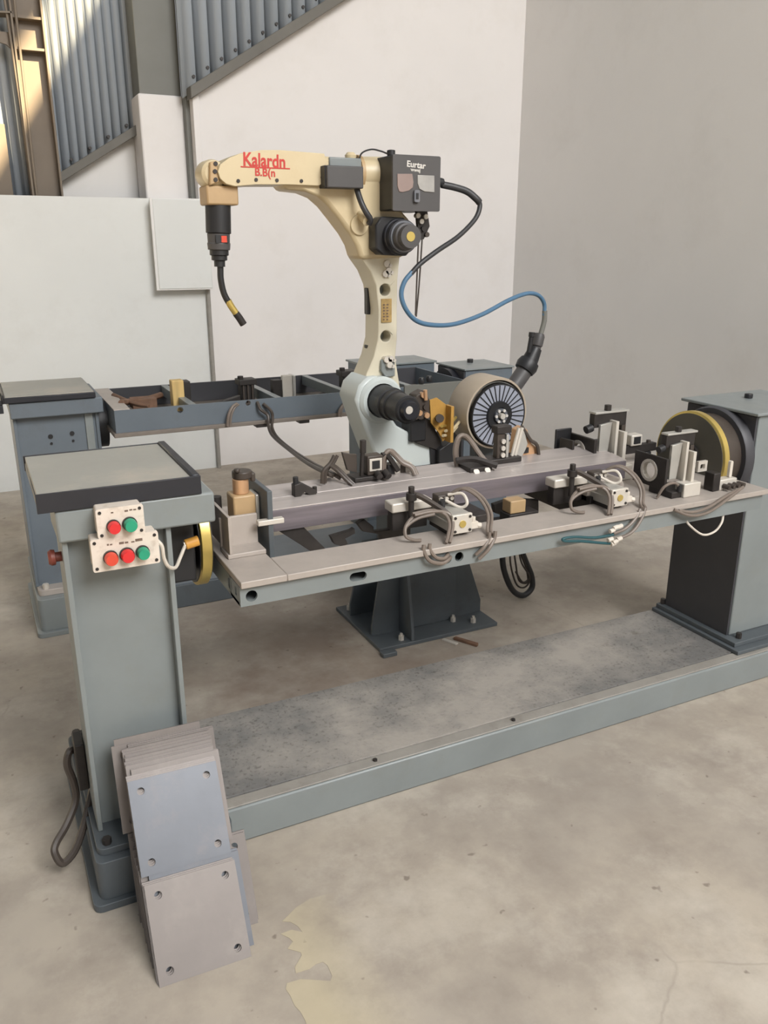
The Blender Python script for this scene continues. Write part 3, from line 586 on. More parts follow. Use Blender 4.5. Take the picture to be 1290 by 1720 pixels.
sb = empty('small_valve', (1.0989, 2.14, 0.8532), 'small ivory valve block under arched hose on workpiece', 'valve')
p0 = (1.0678, 2.13, 0.8445)
part('body', MB().box(p0[0], p0[0]+.075, p0[1], p0[1]+.04, p0[2]-.004, p0[2]+.03), 'lightsteel', sb, .003)
part('coil', MB().box(p0[0]-.01, p0[0]+.015, p0[1]-.006, p0[1]+.034, p0[2], p0[2]+.032), 'black', sb, .003)
part('plug', MB().box(p0[0]+.035, p0[0]+.05, p0[1]-.006, p0[1], p0[2]+.002, p0[2]+.028), 'hosedark', sb, .001)
hoop([(1.2966, 2.12, 0.8345), (1.2862, 2.12, 0.8927), (1.2935, 2.12, 0.9332), (1.3144, 2.12, 0.9442), (1.3411, 2.12, 0.9208), (1.3649, 2.1, 0.8791), (1.3792, 2.08, 0.8573)], 'tall arched hose pair on workpiece in front of wire spool', 'hose', .007)
gc = empty('swing_clamp', (1.3533, 2.1, 0.8422), 'dark swing clamp with white feet at base of tall hose arch', 'clamp')
p0 = (1.33, 2.08, 0.8402)
part('base', MB().box(p0[0]-.03, p0[0]+.05, 2.05, 2.13, .84, .856), 'darksteel', gc, .002)
part('lever', MB().tube([(p0[0]-.05, 2.10, .872), (p0[0]+.0, 2.08, .876), (p0[0]+.06, 2.04, .857)], .011, 6), 'darksteel', gc)
for k in (-.01, .03): part('foot', MB().cyl((p0[0]+k, 2.055, .838), (p0[0]+k, 2.045, .846), .010, n=10), 'lightsteel', gc)
# upright linkage in front of the spool hub and its neighbour
lk = empty('upright_clamp', (1.4515, 2.12, 0.826), 'upright grey clamp column standing in front of the wire spool', 'clamp')
p0 = (1.4424, 2.1, 0.8299)
part('column', MB().box(p0[0]-.014, p0[0]+.014, 2.10, 2.125, .85, .945), 'hosedark', lk, .003)
part('side_bar', MB().box(p0[0]+.02, p0[0]+.03, 2.10, 2.12, .85, .935), 'alu', lk, .002)
part('head', MB().box(p0[0]-.02, p0[0]+.035, 2.095, 2.13, .94, .965), 'darksteel', lk, .003)
part('base', MB().box(p0[0]-.05, p0[0]+.075, 2.09, 2.15, .845, .862), 'darksteel', lk, .003)
for k in range(3): part('bolt', MB().cyl((p0[0]+.005, 2.098, .872+.022*k), (p0[0]+.005, 2.092, .872+.022*k), .008, n=10), 'lightsteel', lk)
for d in (0, .012): part('link', MB().cyl((p0[0]+.05+d, 2.11, .862), (p0[0]+.072+d, 2.11, .95), .006, n=8), 'lightsteel', lk)
tp = empty('triangular_clamp', (1.574, 2.14, 0.827), 'beige triangular clamp body with hose right of the wire spool hub', 'clamp')
part('body', MB().prism([(1.5194, 0.8392), (1.5275, 0.9366), (1.5501, 0.9462), (1.5695, 0.9326), (1.5891, 0.8853), (1.6115, 0.869), (1.6192, 0.828)], 'y', 2.14, 2.17), 'copper', tp, .003)
part('slot', MB().box((1.532, 2.14, 0.8616)[0], (1.5745, 2.14, 0.857)[0], 2.134, 2.142, (1.537, 2.14, 0.8571)[2], (1.5359, 2.14, 0.875)[2]), 'black', tp)
part('cheek', MB().prism([(1.5212, 0.8492), (1.5301, 0.9306), (1.5482, 0.9366), (1.5652, 0.8899), (1.5613, 0.8765), (1.5446, 0.8466)], 'y', 2.128, 2.138), 'alu', tp, .002)
part('hose', MB().tube([(1.5418, 2.135, 0.9479), (1.5583, 2.13, 0.9239), (1.5786, 2.13, 0.8984), (1.6035, 2.13, 0.88), (1.6169, 2.13, 0.8245)], .006), 'hosedark', tp)
sm = empty('small_clamp', (0.7651, 2.06, 0.8404), 'small black hold-down clamp near left end of workpiece', 'clamp')
p0 = (0.7651, 2.06, 0.8404)
part('body', MB().prism([(p0[0]-.03, p0[2]), (p0[0]-.03, p0[2]+.035), (p0[0]-.01, p0[2]+.04), (p0[0]+.035, p0[2]+.012), (p0[0]+.035, p0[2]-.006), (p0[0]+.015, p0[2]), (p0[0], p0[2]+.012), (p0[0]-.012, p0[2])], 'y', 2.05, 2.075), 'darksteel', sm, .002)
part('knob', MB().cyl((p0[0]-.022, 2.06, p0[2]+.035), (p0[0]-.022, 2.06, p0[2]+.056), .008, n=8), 'black', sm, .001)
part('pad', MB().cyl((p0[0]+.034, 2.062, p0[2]-.006), (p0[0]+.034, 2.062, p0[2]+.02), .007, n=8), 'darksteel', sm)
# floor-side bits under the frame at the left: dark blue base rail of the rear row seen through the frame
# ================================================================== STEEL PLATES
S = .2; HH = .206; T = .0045
def plate_mesh(name):
    hl = [circ(cx, cz, .0085, 14) for cx, cz in ((.026, .026), (S-.026, .026), (.026, HH-.026), (S-.026, HH-.026))]
    return mesh(name, MB().prism([(0, 0), (S, 0), (S, HH), (0, HH)], 'y', 0, T, hl))
pm = plate_mesh('steel_plate'); pm.materials.append(M['steel'])
pm2 = plate_mesh('steel_plate'); pm2.materials.append(M['steel2'])
ORD = 'second third fourth fifth sixth seventh eighth ninth tenth eleventh twelfth thirteenth fourteenth fifteenth sixteenth seventeenth eighteenth nineteenth twentieth'.split()
def plate(x, y, z, lean, yaw, me, label, group):
    o = bpy.data.objects.new('steel_plate', me); COL.objects.link(o); o.location = (x, y, z)
    o.rotation_euler = (-math.radians(lean), 0, math.radians(yaw)); o['label'] = label; o['category'] = 'steel plate'; o['group'] = group
    return o
NL = 24
for i in range(NL):
    t = i/(NL-1); lean = 33-13*t; y = 1.422+.218*t
    if i < 3: lean = 33; y = 1.422+.0056*i
    x = .169+random.uniform(-.004, .004); me = pm
    if i < 3: x = .169-.0015*i
    if i in (3, 4): x = .184; me = pm2
    if i in (9, 10): x = .212+.004*(i-9)
    lab = ('square steel plate with four holes at very front of lower leaning row' if i == 0 else ORD[i-1]+' steel plate from the front in the lower leaning row' if i < 5 else 'steel plate of lower row sticking out furthest right' if i == 10 else 'steel plate of lower row just left of the one sticking out furthest right' if i == 9 else 'square steel plate buried in the lower leaning row')
    plate(x, y, .0005, lean, -2, me, lab, 'lower row of leaning steel plates')
NU = 19
for i in range(NU):
    t = i/(NU-1); lean = 31-13*t; y = 1.556+.152*t
    if i < 4: lean = 31; y = 1.556+.0056*i
    z = .180+.018*t + random.uniform(-.003, .004)
    x = .174+random.uniform(-.003, .004)+.008*t; me = pm
    if i < 4: x = .172; z = .178+.0012*i
    if i == 0: me = pm2; z = .178
    elif i in (4, 5): x = .186
    elif i == NU-2: x = .158; z -= .006
    elif i == NU-1: x = .166; z += .004
    elif i > NU-5: x = .194
    lab = ('blue-grey square steel plate with four holes fronting upper row' if i == 0 else 'rearmost steel plate of upper row, resting against the column' if i == NU-1 else ORD[i-1]+' steel plate from the front in the upper leaning row')
    plate(x, y, z, lean, -2, me, lab, 'upper row of leaning steel plates')

# ================================================================== ROBOT
pd = empty('robot_pedestal', (1.52, 2.79, 0), 'slate grey gusseted steel pedestal under the welding robot', 'pedestal')
part('base_plate', MB().box(1.25, 1.79, 2.575, 3.01, 0, .016), 'pedestal', pd, .002)
part('post', MB().box(1.40, 1.655, 2.685, 2.92, .016, .56), 'pedestal', pd, .003)
part('top_plate', MB().box(1.33, 1.73, 2.63, 2.97, .56, .585), 'pedestal', pd, .003)
part('gusset', MB().prism([(1.655, .016), (1.785, .016), (1.785, .07), (1.69, .34), (1.655, .34)], 'y', 2.70, 2.712), 'pedestal', pd, .001)
part('gusset', MB().prism([(1.40, .016), (1.27, .016), (1.27, .07), (1.33, .34), (1.40, .34)], 'y', 2.90, 2.912), 'pedestal', pd, .001)
part('gusset', MB().prism([(2.685, .016), (2.58, .016), (2.58, .06), (2.64, .36), (2.685, .36)], 'x', 1.39, 1.402), 'pedestal', pd, .001)
part('gusset', MB().prism([(1.40, .016), (1.27, .016), (1.27, .05), (1.32, .36), (1.40, .36)], 'y', 2.69, 2.702), 'pedestal', pd, .001)
for x, y in ((1.36, 2.61), (1.70, 2.62), (1.29, 2.96), (1.63, 2.665)):
    part('bolt', MB().cyl((x, y, .016), (x, y, .034), .012, n=6).cyl((x, y, .034), (x, y, .044), .006, n=8), 'lightsteel', pd)
thing('steel_offcut', MB().box(1.24, 1.30, 2.525, 2.56, 0, .018), 'pedestal', (1.27, 2.54, 0), 'small grey steel offcut at front corner of pedestal', 'scrap', .003)
thing('wood_splinter', MB().prism([(1.56, 2.545), (1.575, 2.55), (1.625, 2.46), (1.61, 2.45)], 'z', 0, .012), 'rust', (1.59, 2.5, 0), 'rusty sliver lying on floor in front of pedestal', 'scrap', .002)
thing('wood_splinter', MB().prism([(1.515, 2.56), (1.53, 2.567), (1.56, 2.505), (1.545, 2.50)], 'z', 0, .006), 'lightsteel', (1.54, 2.53, 0), 'pale sliver lying on floor next to rusty one', 'scrap', .001)

rb = empty('welding_robot', (1.5, 2.8, .585), 'cream and white six axis welding robot arm on slate pedestal', 'robot')
part('base', MB().cyl((1.53, 2.80, .585), (1.53, 2.80, .68), .13, .12, 32), 'black', rb, .004)
part('turret', MB().prism([(1.2311, 0.9594), (1.2484, 1.0107), (1.2823, 1.0389), (1.3211, 1.0407), (1.3554, 1.0207), (1.3752, 0.986), (1.3604, 0.9086), (1.406, 0.8452), (1.5827, 0.743), (1.58, 0.6268), (1.3557, 0.6257), (1.3202, 0.7173), (1.2712, 0.8443)], 'y', 2.74, 2.90), 'white', rb, .012)
part('turret_end', MB().prism([(1.545, 0.748), (1.5882, 0.7339), (1.5898, 0.666), (1.552, 0.6655)], 'y', 2.73, 2.90), 'black', rb, .002)
cx, cz = [(1.3356, 0.9511)][0]
part('shoulder_ring', MB().lathe((cx, 2.765, cz), (cx, 2.725, cz), [(0, 0), (.088, 0), (.088, .7), (.078, 1), (.064, 1), (.062, .6), (0, .6)], 40), 'white', rb)
m2 = part('shoulder_motor', MB().lathe((cx, 2.75, cz), (cx, 2.52, cz), [(0, 0), (.06, 0), (.06, .45), (.055, .47), (.055, .6), (.05, .62), (.05, .97), (.044, 1), (0, 1)], 32), 'black', rb)
part('motor_cap', MB().cyl((cx, 2.52, cz), (cx, 2.50, cz), .036, .030, 24), 'navy', m2)
part('cap_label', MB().cyl((cx-.008, 2.5, cz+.004), (cx-.008, 2.499, cz+.004), .014, n=16), 'lightsteel', m2)
la = part('lower_arm', MB().prism([(1.2713, 1.46), (1.3039, 1.4759), (1.4274, 1.4673), (1.4183, 1.3804), (1.4164, 1.275), (1.417, 1.1672), (1.4099, 1.1018), (1.4202, 1.0457), (1.4307, 0.9887), (1.3502, 0.9043), (1.2809, 0.9327), (1.2692, 0.9894), (1.2915, 1.0474), (1.3211, 1.1068), (1.3383, 1.1709), (1.341, 1.2774), (1.3317, 1.3612), (1.3082, 1.413)], 'y', 2.77, 2.885, [[(p[0], p[1]) for p in circ(*[(1.3676, 1.3459)][0], .0215, 20)], [(p[0], p[1]) for p in circ(*[(1.3701, 1.1802)][0], .0205, 20)]]), 'lowerarm', rb, .01)
for u in [(1.3676, 1.3459), (1.3701, 1.1802)]: part('hole_backing', MB().cyl((u[0], 2.83, u[1]), (u[0], 2.84, u[1]), .0225, n=20), 'grey', la)
u = [(1.3507, 1.315), (1.3921, 1.2309)]
part('name_plate', MB().box(u[0][0], u[1][0], 2.766, 2.771, u[1][1], u[0][1]), 'label', la)
for k in range(6):
    for q in range(2): part('plate_mark', MB().box(u[0][0]+.006+.014*q, u[0][0]+.012+.014*q+.002*(k % 2), 2.7645, 2.7665, u[1][1]+.008+.0105*k, u[1][1]+.013+.0105*k), 'smudge', la)
for a in ((1.3745, 2.76, 1.437), (1.3817, 2.76, 1.4124), (1.3698, 2.76, 1.4022), (1.3774, 2.74, 1.0787), (1.3676, 2.745, 1.0983), (1.3848, 2.745, 1.0995)):
    part('cable_clamp', MB().cyl((a[0]-.004, a[1], a[2]), (a[0]-.004, a[1]+.025, a[2]), .012, n=10).cyl((a[0]+.01, a[1], a[2]-.006), (a[0]+.01, a[1]+.02, a[2]-.006), .007, n=8), 'lightsteel', la)
part('clamp_housing', MB().prism([(1.3431, 1.0592), (1.3456, 1.0941), (1.3627, 1.1062), (1.4023, 1.0995), (1.4026, 1.0332), (1.3628, 1.0314)], 'y', 2.755, 2.78), 'grey', la, .004)
for a, b in (((1.337, 2.88, 1.2551), (1.3378, 2.88, 1.3502)), ((1.3354, 2.88, 1.0435), (1.3362, 2.88, 1.1426))): part('side_cover', MB().box(a[0]-.008, a[0]+.01, 2.84, 2.87, a[2], b[2]), 'black', la, .003)
fa = part('forearm_casting', MB().prism([(0.9735, 1.7147), (1.1388, 1.7826), (1.2651, 1.7767), (1.3414, 1.7191), (1.4066, 1.6335), (1.4642, 1.5808), (1.4365, 1.4592), (1.262, 1.4523), (1.2465, 1.5), (1.2221, 1.5392), (1.1826, 1.5853), (1.1439, 1.6285), (1.1078, 1.6559), (1.0656, 1.6698), (0.9925, 1.6752)], 'y', 2.75, 2.87), 'cream', rb, .014)
hb = part('wrist_housing', MB().prism([(0.7638, 1.7207), (0.7727, 1.7418), (0.8027, 1.762), (0.8421, 1.7775), (0.9113, 1.7893), (0.9714, 1.792), (1.1264, 1.788), (1.1321, 1.7573), (1.1265, 1.7021), (1.1048, 1.6885), (0.9877, 1.6888), (0.8865, 1.6859), (0.8171, 1.6786), (0.7884, 1.6848), (0.7701, 1.7)], 'y', 2.735, 2.865), 'cream', rb, .007)
for a in [(0.8278, 2.735, 1.6948), (0.8872, 2.735, 1.7002), (0.9575, 2.735, 1.7006), (1.042, 2.735, 1.7013), (1.1161, 2.735, 1.7146)]:
    part('cover_screw', MB().cyl((a[0], a[1]+.002, a[2]), (a[0], a[1]-.003, a[2]), .006, n=8), 'darksteel', hb)
u = [(0.8403, 1.7718), (1.0, 1.7376), (0.918, 1.7558), (0.9185, 1.7222)]
text('logo_text', 'Kalardn', 'redprint', hb, (u[2][0], 2.7342, u[2][1]+.001), .056, .82, 1.5)
part('logo_underline', MB().prism([(0.8381, 1.7391), (1.004, 1.739), (1.0038, 1.7354), (0.8379, 1.7355)], 'y', 2.7338, 2.7355), 'redprint', hb)
text('logo_subtext', 'B.B(n', 'redprint', hb, (u[3][0], 2.7342, u[3][1]), .034, .95, 1.5)
c = [(0.7599, 1.7163)][0]
wj = part('wrist_joint', MB().lathe((c[0], 2.76, c[1]), (c[0], 2.86, c[1]), [(0, 0), (.03, 0), (.04, .08), (.044, .25), (.044, .75), (.04, .92), (.03, 1), (0, 1)], 28), 'cream', rb)
part('wrist_cover', MB().prism([(0.7431, 1.7487), (0.7661, 1.7531), (0.7698, 1.6905), (0.7384, 1.679)], 'y', 2.745, 2.86), 'tan', wj, .004)
a = [(0.7604, 2.745, 1.7438), (0.757, 2.745, 1.7212), (0.7574, 2.745, 1.6968)]; 
for q in a: part('wrist_screw', MB().cyl((q[0], q[1]+.003, q[2]), (q[0], q[1]-.003, q[2]), .007, n=8), 'darksteel', wj)
c = [(0.717, 1.6813), (0.8371, 1.6228)]
part('tool_flange', MB().box(c[0][0]+.012, c[1][0]-.004, 2.755, 2.85, c[1][1], c[0][1]), 'tan', rb, .006)
# torch
tc = empty('welding_torch', (0.7773, 2.8, 1.6216), 'black welding torch with bent brass neck hanging from robot wrist', 'torch')
p = [(0.776, 2.8, 1.6325), (0.772, 2.8, 1.5372), (0.7707, 2.8, 1.485), (0.7694, 2.8, 1.4323)]
part('handle', MB().lathe(p[0], p[1], [(0, 0), (.041, 0), (.041, 1), (0, 1)], 28), 'black', tc, .002)
part('collar', MB().lathe(p[1], p[2], [(0, 0), (.037, 0), (.036, .55), (.038, .6), (.036, 1), (0, 1)], 28), 'feeder', tc, .002)
part('sight_window', MB().box(p[1][0]-.02, p[1][0]+.022, 2.762, 2.775, p[2][2]+.022, p[1][2]-.006), 'black', tc)
part('indicator', MB().box(p[1][0]-.002, p[1][0]+.016, 2.7605, 2.772, p[2][2]+.024, p[1][2]-.008), 'redor', tc)
part('nut', MB().lathe(p[2], p[3], [(0, 0), (.031, 0), (.031, .3), (.026, .35), (.026, .6), (.018, .65), (.018, 1), (0, 1)], 20), 'black', tc)
part('neck', MB().tube([(0.7717, 2.8, 1.4361), (0.7708, 2.8, 1.3904), (0.7801, 2.8, 1.3421), (0.8042, 2.8, 1.2985), (0.8388, 2.8, 1.2458)], .0105, 12), 'black', tc)
part('nozzle_sleeve', MB().tube([(0.7912, 2.8, 1.3223), (0.8004, 2.8, 1.3045), (0.8214, 2.8, 1.2723)], .0115, 12), 'brass', tc)
part('nozzle', MB().tube([(0.8156, 2.8, 1.2804), (0.8272, 2.8, 1.2642), (0.8407, 2.8, 1.2418)], .0125, 12), 'darksteel', tc)
# rest of the arm
c = [(1.2762, 1.7342), (1.3839, 1.7378)]
part('elbow_tube', MB().lathe((c[0][0], 2.80, c[0][1]), (c[1][0]+.01, 2.80, c[1][1]), [(0, 0), (.052, 0), (.057, .08), (.057, 1), (0, 1)], 36), 'cream', rb)
part('tube_flange', MB().lathe((c[0][0]-.008, 2.80, c[0][1]), (c[0][0]+.004, 2.80, c[0][1]), [(0, 0), (.062, 0), (.062, 1), (0, 1)], 32), 'tan', rb)
c = [(1.1155, 1.7496), (1.2476, 1.6807)]
part('wrist_motor', MB().box(c[0][0], c[1][0], 2.69, 2.76, c[1][1], c[0][1]), 'feeder', rb, .004)
part('motor_bracket', MB().box(c[0][0]-.004, c[0][0]+.01, 2.70, 2.77, c[1][1], c[0][1]), 'black', rb, .002)
c = [(1.1472, 1.7801), (1.2651, 1.7625)]
part('upper_cover', MB().box(c[0][0], c[1][0], 2.743, 2.862, c[1][1]-.02, c[0][1]), 'grey', rb, .004)
part('lifting_eye', MB().lathe((1.2454, 2.79, 1.7792), (1.2457, 2.79, 1.8017), [(0, 0), (.018, 0), (.02, .6), (.012, 1), (0, 1)], 16), 'cream', rb)
cx, cz = [(1.3764, 1.5281)][0]
m3 = part('elbow_motor', MB().prism([(1.2923, 1.5665), (1.3129, 1.5939), (1.4008, 1.5912), (1.4437, 1.5561), (1.4491, 1.5), (1.4112, 1.4638), (1.3172, 1.4682), (1.2919, 1.4882)], 'y', 2.69, 2.75), 'black', rb, .006)
part('motor_barrel', MB().lathe((cx, 2.70, cz), (cx, 2.645, cz), [(0, 0), (.06, 0), (.06, .5), (.056, .55), (.056, 1), (.048, 1), (0, 1)], 36), 'navy', m3)
part('motor_ring', MB().lathe((cx, 2.648, cz), (cx, 2.640, cz), [(.046, 0), (.052, 0), (.052, 1), (.046, 1), (.046, 0)], 36), 'steel2', m3)
part('motor_cap', MB().lathe((cx, 2.648, cz), (cx, 2.59, cz), [(0, 0), (.046, 0), (.044, .5), (.038, .55), (.038, 1), (0, 1)], 30), 'feeder', m3)
part('cap_label', MB().cyl((cx-.002, 2.592, cz), (cx-.002, 2.588, cz), .016, n=20), 'brass', m3)
part('access_cover', MB().cyl(((1.2563, 2.75, 1.5668)[0], 2.752, (1.2563, 2.75, 1.5668)[2]), ((1.2563, 2.75, 1.5668)[0], 2.742, (1.2563, 2.75, 1.5668)[2]), .034, n=28), 'cream', fa, .002)
part('arm_hose', MB().tube([(1.2349, 2.72, 1.6838), (1.2409, 2.7, 1.6416), (1.2537, 2.69, 1.6094), (1.2714, 2.69, 1.5849), (1.2715, 2.7, 1.5698)], .010, 10), 'cable', rb)
part('casting_stub', MB().cyl((1.2634, 2.75, 1.6018), (1.2649, 2.7, 1.5774), .016, n=14), 'cream', rb)
part('thin_lead', MB().tube([(1.2584, 2.75, 1.7727), (1.2651, 2.74, 1.7963), (1.296, 2.73, 1.8079), (1.3318, 2.73, 1.8039), (1.3494, 2.72, 1.7963)], .0028, 6), 'cable', rb)
# parts on the base behind the turret
part('connector_panel', MB().prism([(1.5216, 0.9428), (1.5525, 0.9494), (1.5952, 0.9186), (1.5986, 0.7901), (1.583, 0.7752), (1.5663, 0.8098), (1.5285, 0.8552)], 'y', 2.70, 2.708), 'ochre', rb, .001)
part('panel_edge', MB().box((1.5925, 2.7, 0.9188)[0], (1.6057, 2.7, 0.9177)[0], 2.66, 2.71, (1.5989, 2.7, 0.7783)[2], (1.5952, 2.7, 0.9186)[2]), 'ochre', rb, .001)
part('panel_socket', MB().cyl((1.5622, 2.7, 0.8707), (1.5501, 2.67, 0.8749), .016, n=16), 'hosedark', rb)
part('junction_body', MB().prism([(1.4453, 0.9219), (1.465, 0.9653), (1.5029, 0.9803), (1.5216, 0.9428), (1.5229, 0.8788), (1.4869, 0.8682), (1.4508, 0.8852)], 'y', 2.70, 2.76), 'hosedark', rb, .004)
for a in [(1.4649, 2.69, 0.9489), (1.49, 2.69, 0.9649), (1.5011, 2.69, 0.9189), (1.4758, 2.69, 0.8984), (1.4607, 2.69, 0.8861), (1.5068, 2.69, 0.8866)]:
    part('connector', MB().cyl(a, (a[0], a[1]+.02, a[2]), .011, n=10), random.choice(['lightsteel', 'copper', 'hosedark']), rb)
part('connector_stem', MB().cyl((1.498, 2.69, 0.9463), (1.4948, 2.69, 0.9847), .008, n=10), 'copper', rb)
part('base_motor', MB().box((1.4515, 2.72, 0.8701)[0], (1.5187, 2.72, 0.864)[0], 2.72, 2.80, (1.4784, 2.72, 0.7818)[2], (1.477, 2.72, 0.8792)[2]), 'black', rb, .005)
part('cable_cover', MB().prism([(1.5081, 0.8765), (1.5397, 0.8598), (1.5891, 0.7799), (1.5985, 0.7264), (1.4785, 0.7747), (1.4774, 0.8516)], 'y', 2.725, 2.80), 'darksteel', rb, .004)
part('base_skirt', MB().prism([(1.5678, 0.7437), (1.6258, 0.7756), (1.6539, 0.744), (1.6577, 0.6273), (1.5704, 0.6379)], 'y', 2.70, 2.86), 'black', rb, .004)
for k, a in enumerate([(1.5645, 2.68, 0.8418), (1.5808, 2.68, 0.8217), (1.5707, 2.68, 0.804)]):
    part('loom', MB().tube([a, (a[0]+.05, a[1]+.03, a[2]-.004), (a[0]+.11, a[1]+.08, a[2]+.01)], .006), 'brass' if k == 0 else 'cream', rb)
# wire feeder
fd = empty('wire_feeder', (1.42, 2.75, 1.613), 'dark grey wire feeder box with two windows on robot elbow', 'wire feeder')
part('case', MB().box(1.336, 1.517, 2.652, 2.86, 1.613, 1.787), 'black', fd, .005)
part('door', MB().prism(rrect(1.334, 1.517, 1.611, 1.788, .006), 'y', 2.645, 2.655), 'feeder', fd, .003)
part('window', MB().prism([(1.3501, 1.7274), (1.4064, 1.7293), (1.4113, 1.7033), (1.4092, 1.6863), (1.3957, 1.6765), (1.3685, 1.6702), (1.3571, 1.6718), (1.3503, 1.6903)], 'y', 2.642, 2.647), 'pinkpanel', fd, .001)
part('window', MB().prism([(1.427, 1.7263), (1.4918, 1.7265), (1.4929, 1.6733), (1.4555, 1.6743), (1.4345, 1.6832), (1.4274, 1.7)], 'y', 2.642, 2.647), 'greypanel', fd, .001)
u = [(1.4112, 1.6786), (1.4325, 1.6393), (1.4216, 1.7573), (1.4195, 1.7424)]
lt = part('latch', MB().prism(rrect(u[0][0], u[1][0], u[1][1], u[0][1], .006), 'y', 2.634, 2.647), 'steel2', fd, .002)
part('latch_slot', MB().box(u[0][0]+.006, u[1][0]-.006, 2.632, 2.636, u[1][1]+.010, u[0][1]-.010), 'black', lt)
text('feeder_text', 'Eurtar', 'whiteprint', fd, (u[2][0], 2.6442, u[2][1]), .027, 1.05, 4)
text('feeder_text', 'wwej', 'whiteprint', fd, (u[3][0], 2.6442, u[3][1]-.001), .016, 1.1, 4)
part('top_knob', MB().cyl((1.355, 2.70, 1.787), (1.355, 2.70, 1.806), .014, n=12), 'black', fd, .003)
a = (1.5588, 2.72, 1.7064)
part('cable_gland', MB().lathe((1.515, 2.72, a[2]+.005), (1.57, 2.72, a[2]+.005), [(0, 0), (.02, 0), (.02, .35), (.016, .4), (.016, .8), (.014, 1), (0, 1)], 16), 'black', fd)
part('bracket', MB().prism([(1.4668, 1.6138), (1.51, 1.6145), (1.5206, 1.5647), (1.4971, 1.5203), (1.4538, 1.5141), (1.4439, 1.5341), (1.4723, 1.5643)], 'y', 2.72, 2.735), 'darksteel', fd, .001)
for a in [(1.4687, 2.71, 1.5997), (1.4834, 2.71, 1.5801), (1.491, 2.71, 1.5563), (1.4719, 2.71, 1.5482), (1.5058, 2.71, 1.5363), (1.4577, 2.71, 1.5321), (1.4999, 2.71, 1.5962)]:
    part('terminal', MB().cyl(a, (a[0], a[1]+.02, a[2]), .009, n=8), random.choice(['lightsteel', 'darksteel', 'hosedark']), fd)
for d in (0, 8): part('hanging_lead', MB().tube([(1.4753, 2.72, 1.5202), (1.4719, 2.72, 1.4225), (1.4684, 2.72, 1.3187), (1.4668, 2.72, 1.2554)] if not d else [(1.4898, 2.72, 1.5202), (1.4841, 2.72, 1.4224), (1.478, 2.72, 1.3395), (1.4694, 2.72, 1.2511)], .003, 6), 'hosedark', fd)
# torch cable from feeder to spool conduit
tcab = empty('feed_cable', (1.5612, 2.72, 1.7065), 'black then blue feed cable looping from wire feeder to spool conduit', 'cable')
part('boot', MB().tube([(1.5661, 2.72, 1.7046), (1.6167, 2.71, 1.6956), (1.6607, 2.7, 1.6824), (1.6929, 2.69, 1.6587), (1.706, 2.69, 1.647)], .0125, 10), 'cable', tcab)
part('black_sheath', MB().tube([(1.6981, 2.69, 1.6548), (1.709, 2.69, 1.6349), (1.6843, 2.68, 1.5898), (1.6043, 2.66, 1.5303), (1.5086, 2.64, 1.4821), (1.4348, 2.63, 1.4389), (1.3976, 2.63, 1.4055)], .0088, 10), 'cable', tcab)
part('blue_sheath', MB().tube([(1.4022, 2.63, 1.4114), (1.3722, 2.63, 1.3781), (1.3609, 2.63, 1.3343), (1.3801, 2.63, 1.2852), (1.4288, 2.64, 1.2438), (1.5085, 2.66, 1.2245), (1.6195, 2.69, 1.222), (1.7616, 2.73, 1.2488), (1.9092, 2.77, 1.2956), (2.0143, 2.8, 1.3165), (2.0849, 2.82, 1.3069), (2.1245, 2.83, 1.2723), (2.128, 2.83, 1.2245)], .0085, 10), 'bluecable', tcab)
part('grey_sheath', MB().tube([(2.1296, 2.83, 1.2436), (2.1298, 2.83, 1.2004), (2.1132, 2.83, 1.1383)], .0105, 10), 'steelcol', tcab)
# spool
ky = 2.70
sp = empty('wire_spool', (1.85, 2.78, .72), 'round welding wire spool with radial ribs in beige drum', 'wire spool')
sc = (1.836, .857)
part('drum', MB().lathe((sc[0], ky+.16, sc[1]+.004), (sc[0], ky+.012, sc[1]+.004), [(0, 0), (.138, 0), (.144, .06), (.144, .94), (.141, 1), (.134, 1), (.132, .9), (.132, .5), (0, .5)], 64), 'drum', sp)
part('drum_liner', MB().lathe((sc[0], ky+.10, sc[1]), (sc[0], ky+.02, sc[1]), [(.11, 0), (.1315, 0), (.1315, 1), (.128, 1), (.127, .3), (.11, 0)], 64), 'steelcol', sp)
part('flange_disc', MB().lathe((sc[0], ky+.012, sc[1]), (sc[0], ky, sc[1]), [(0, 0), (.122, 0), (.124, .5), (.122, 1), (0, 1)], 64), 'spoolface', sp)
part('flange_rim', MB().lathe((sc[0], ky+.013, sc[1]), (sc[0], ky-.002, sc[1]), [(.121, 0), (.1255, 0), (.1255, 1), (.121, 1), (.121, 0)], 64), 'black', sp)
rm = mesh('rib', MB().box(-.0022, .0022, -.0012, .0015, .058, .119)); rm.materials.append(M['black'])
for k in range(30):
    a = 2*math.pi*k/30
    o = bpy.data.objects.new('rib', rm); COL.objects.link(o); o.parent = sp; o.location = Vector((sc[0], ky-.0006, sc[1]))-ORG[sp]; o.rotation_euler = (0, a, 0)
hubp = part('hub', MB().lathe((sc[0], ky, sc[1]), (sc[0], ky-.012, sc[1]), [(0, 0), (.058, 0), (.056, 1), (.034, 1), (.032, .5), (0, .5)], 40), 'black', sp)
part('hub_ring', MB().lathe((sc[0]+.002, ky-.006, sc[1]), (sc[0]+.002, ky-.018, sc[1]), [(.018, 0), (.03, 0), (.03, 1), (.018, 1), (.018, 0)], 12), 'steel2', hubp)
part('hub_knob', MB().cyl((sc[0]+.002, ky-.006, sc[1]), (sc[0]+.002, ky-.03, sc[1]), .012, n=10), 'lightsteel', hubp)
for k in range(6):
    a = math.pi/3*k
    part('hub_screw', MB().cyl((sc[0]+.024*math.cos(a), ky-.017, sc[1]+.024*math.sin(a)), (sc[0]+.024*math.cos(a), ky-.024, sc[1]+.024*math.sin(a)), .006, n=8), 'whiteprint', hubp)
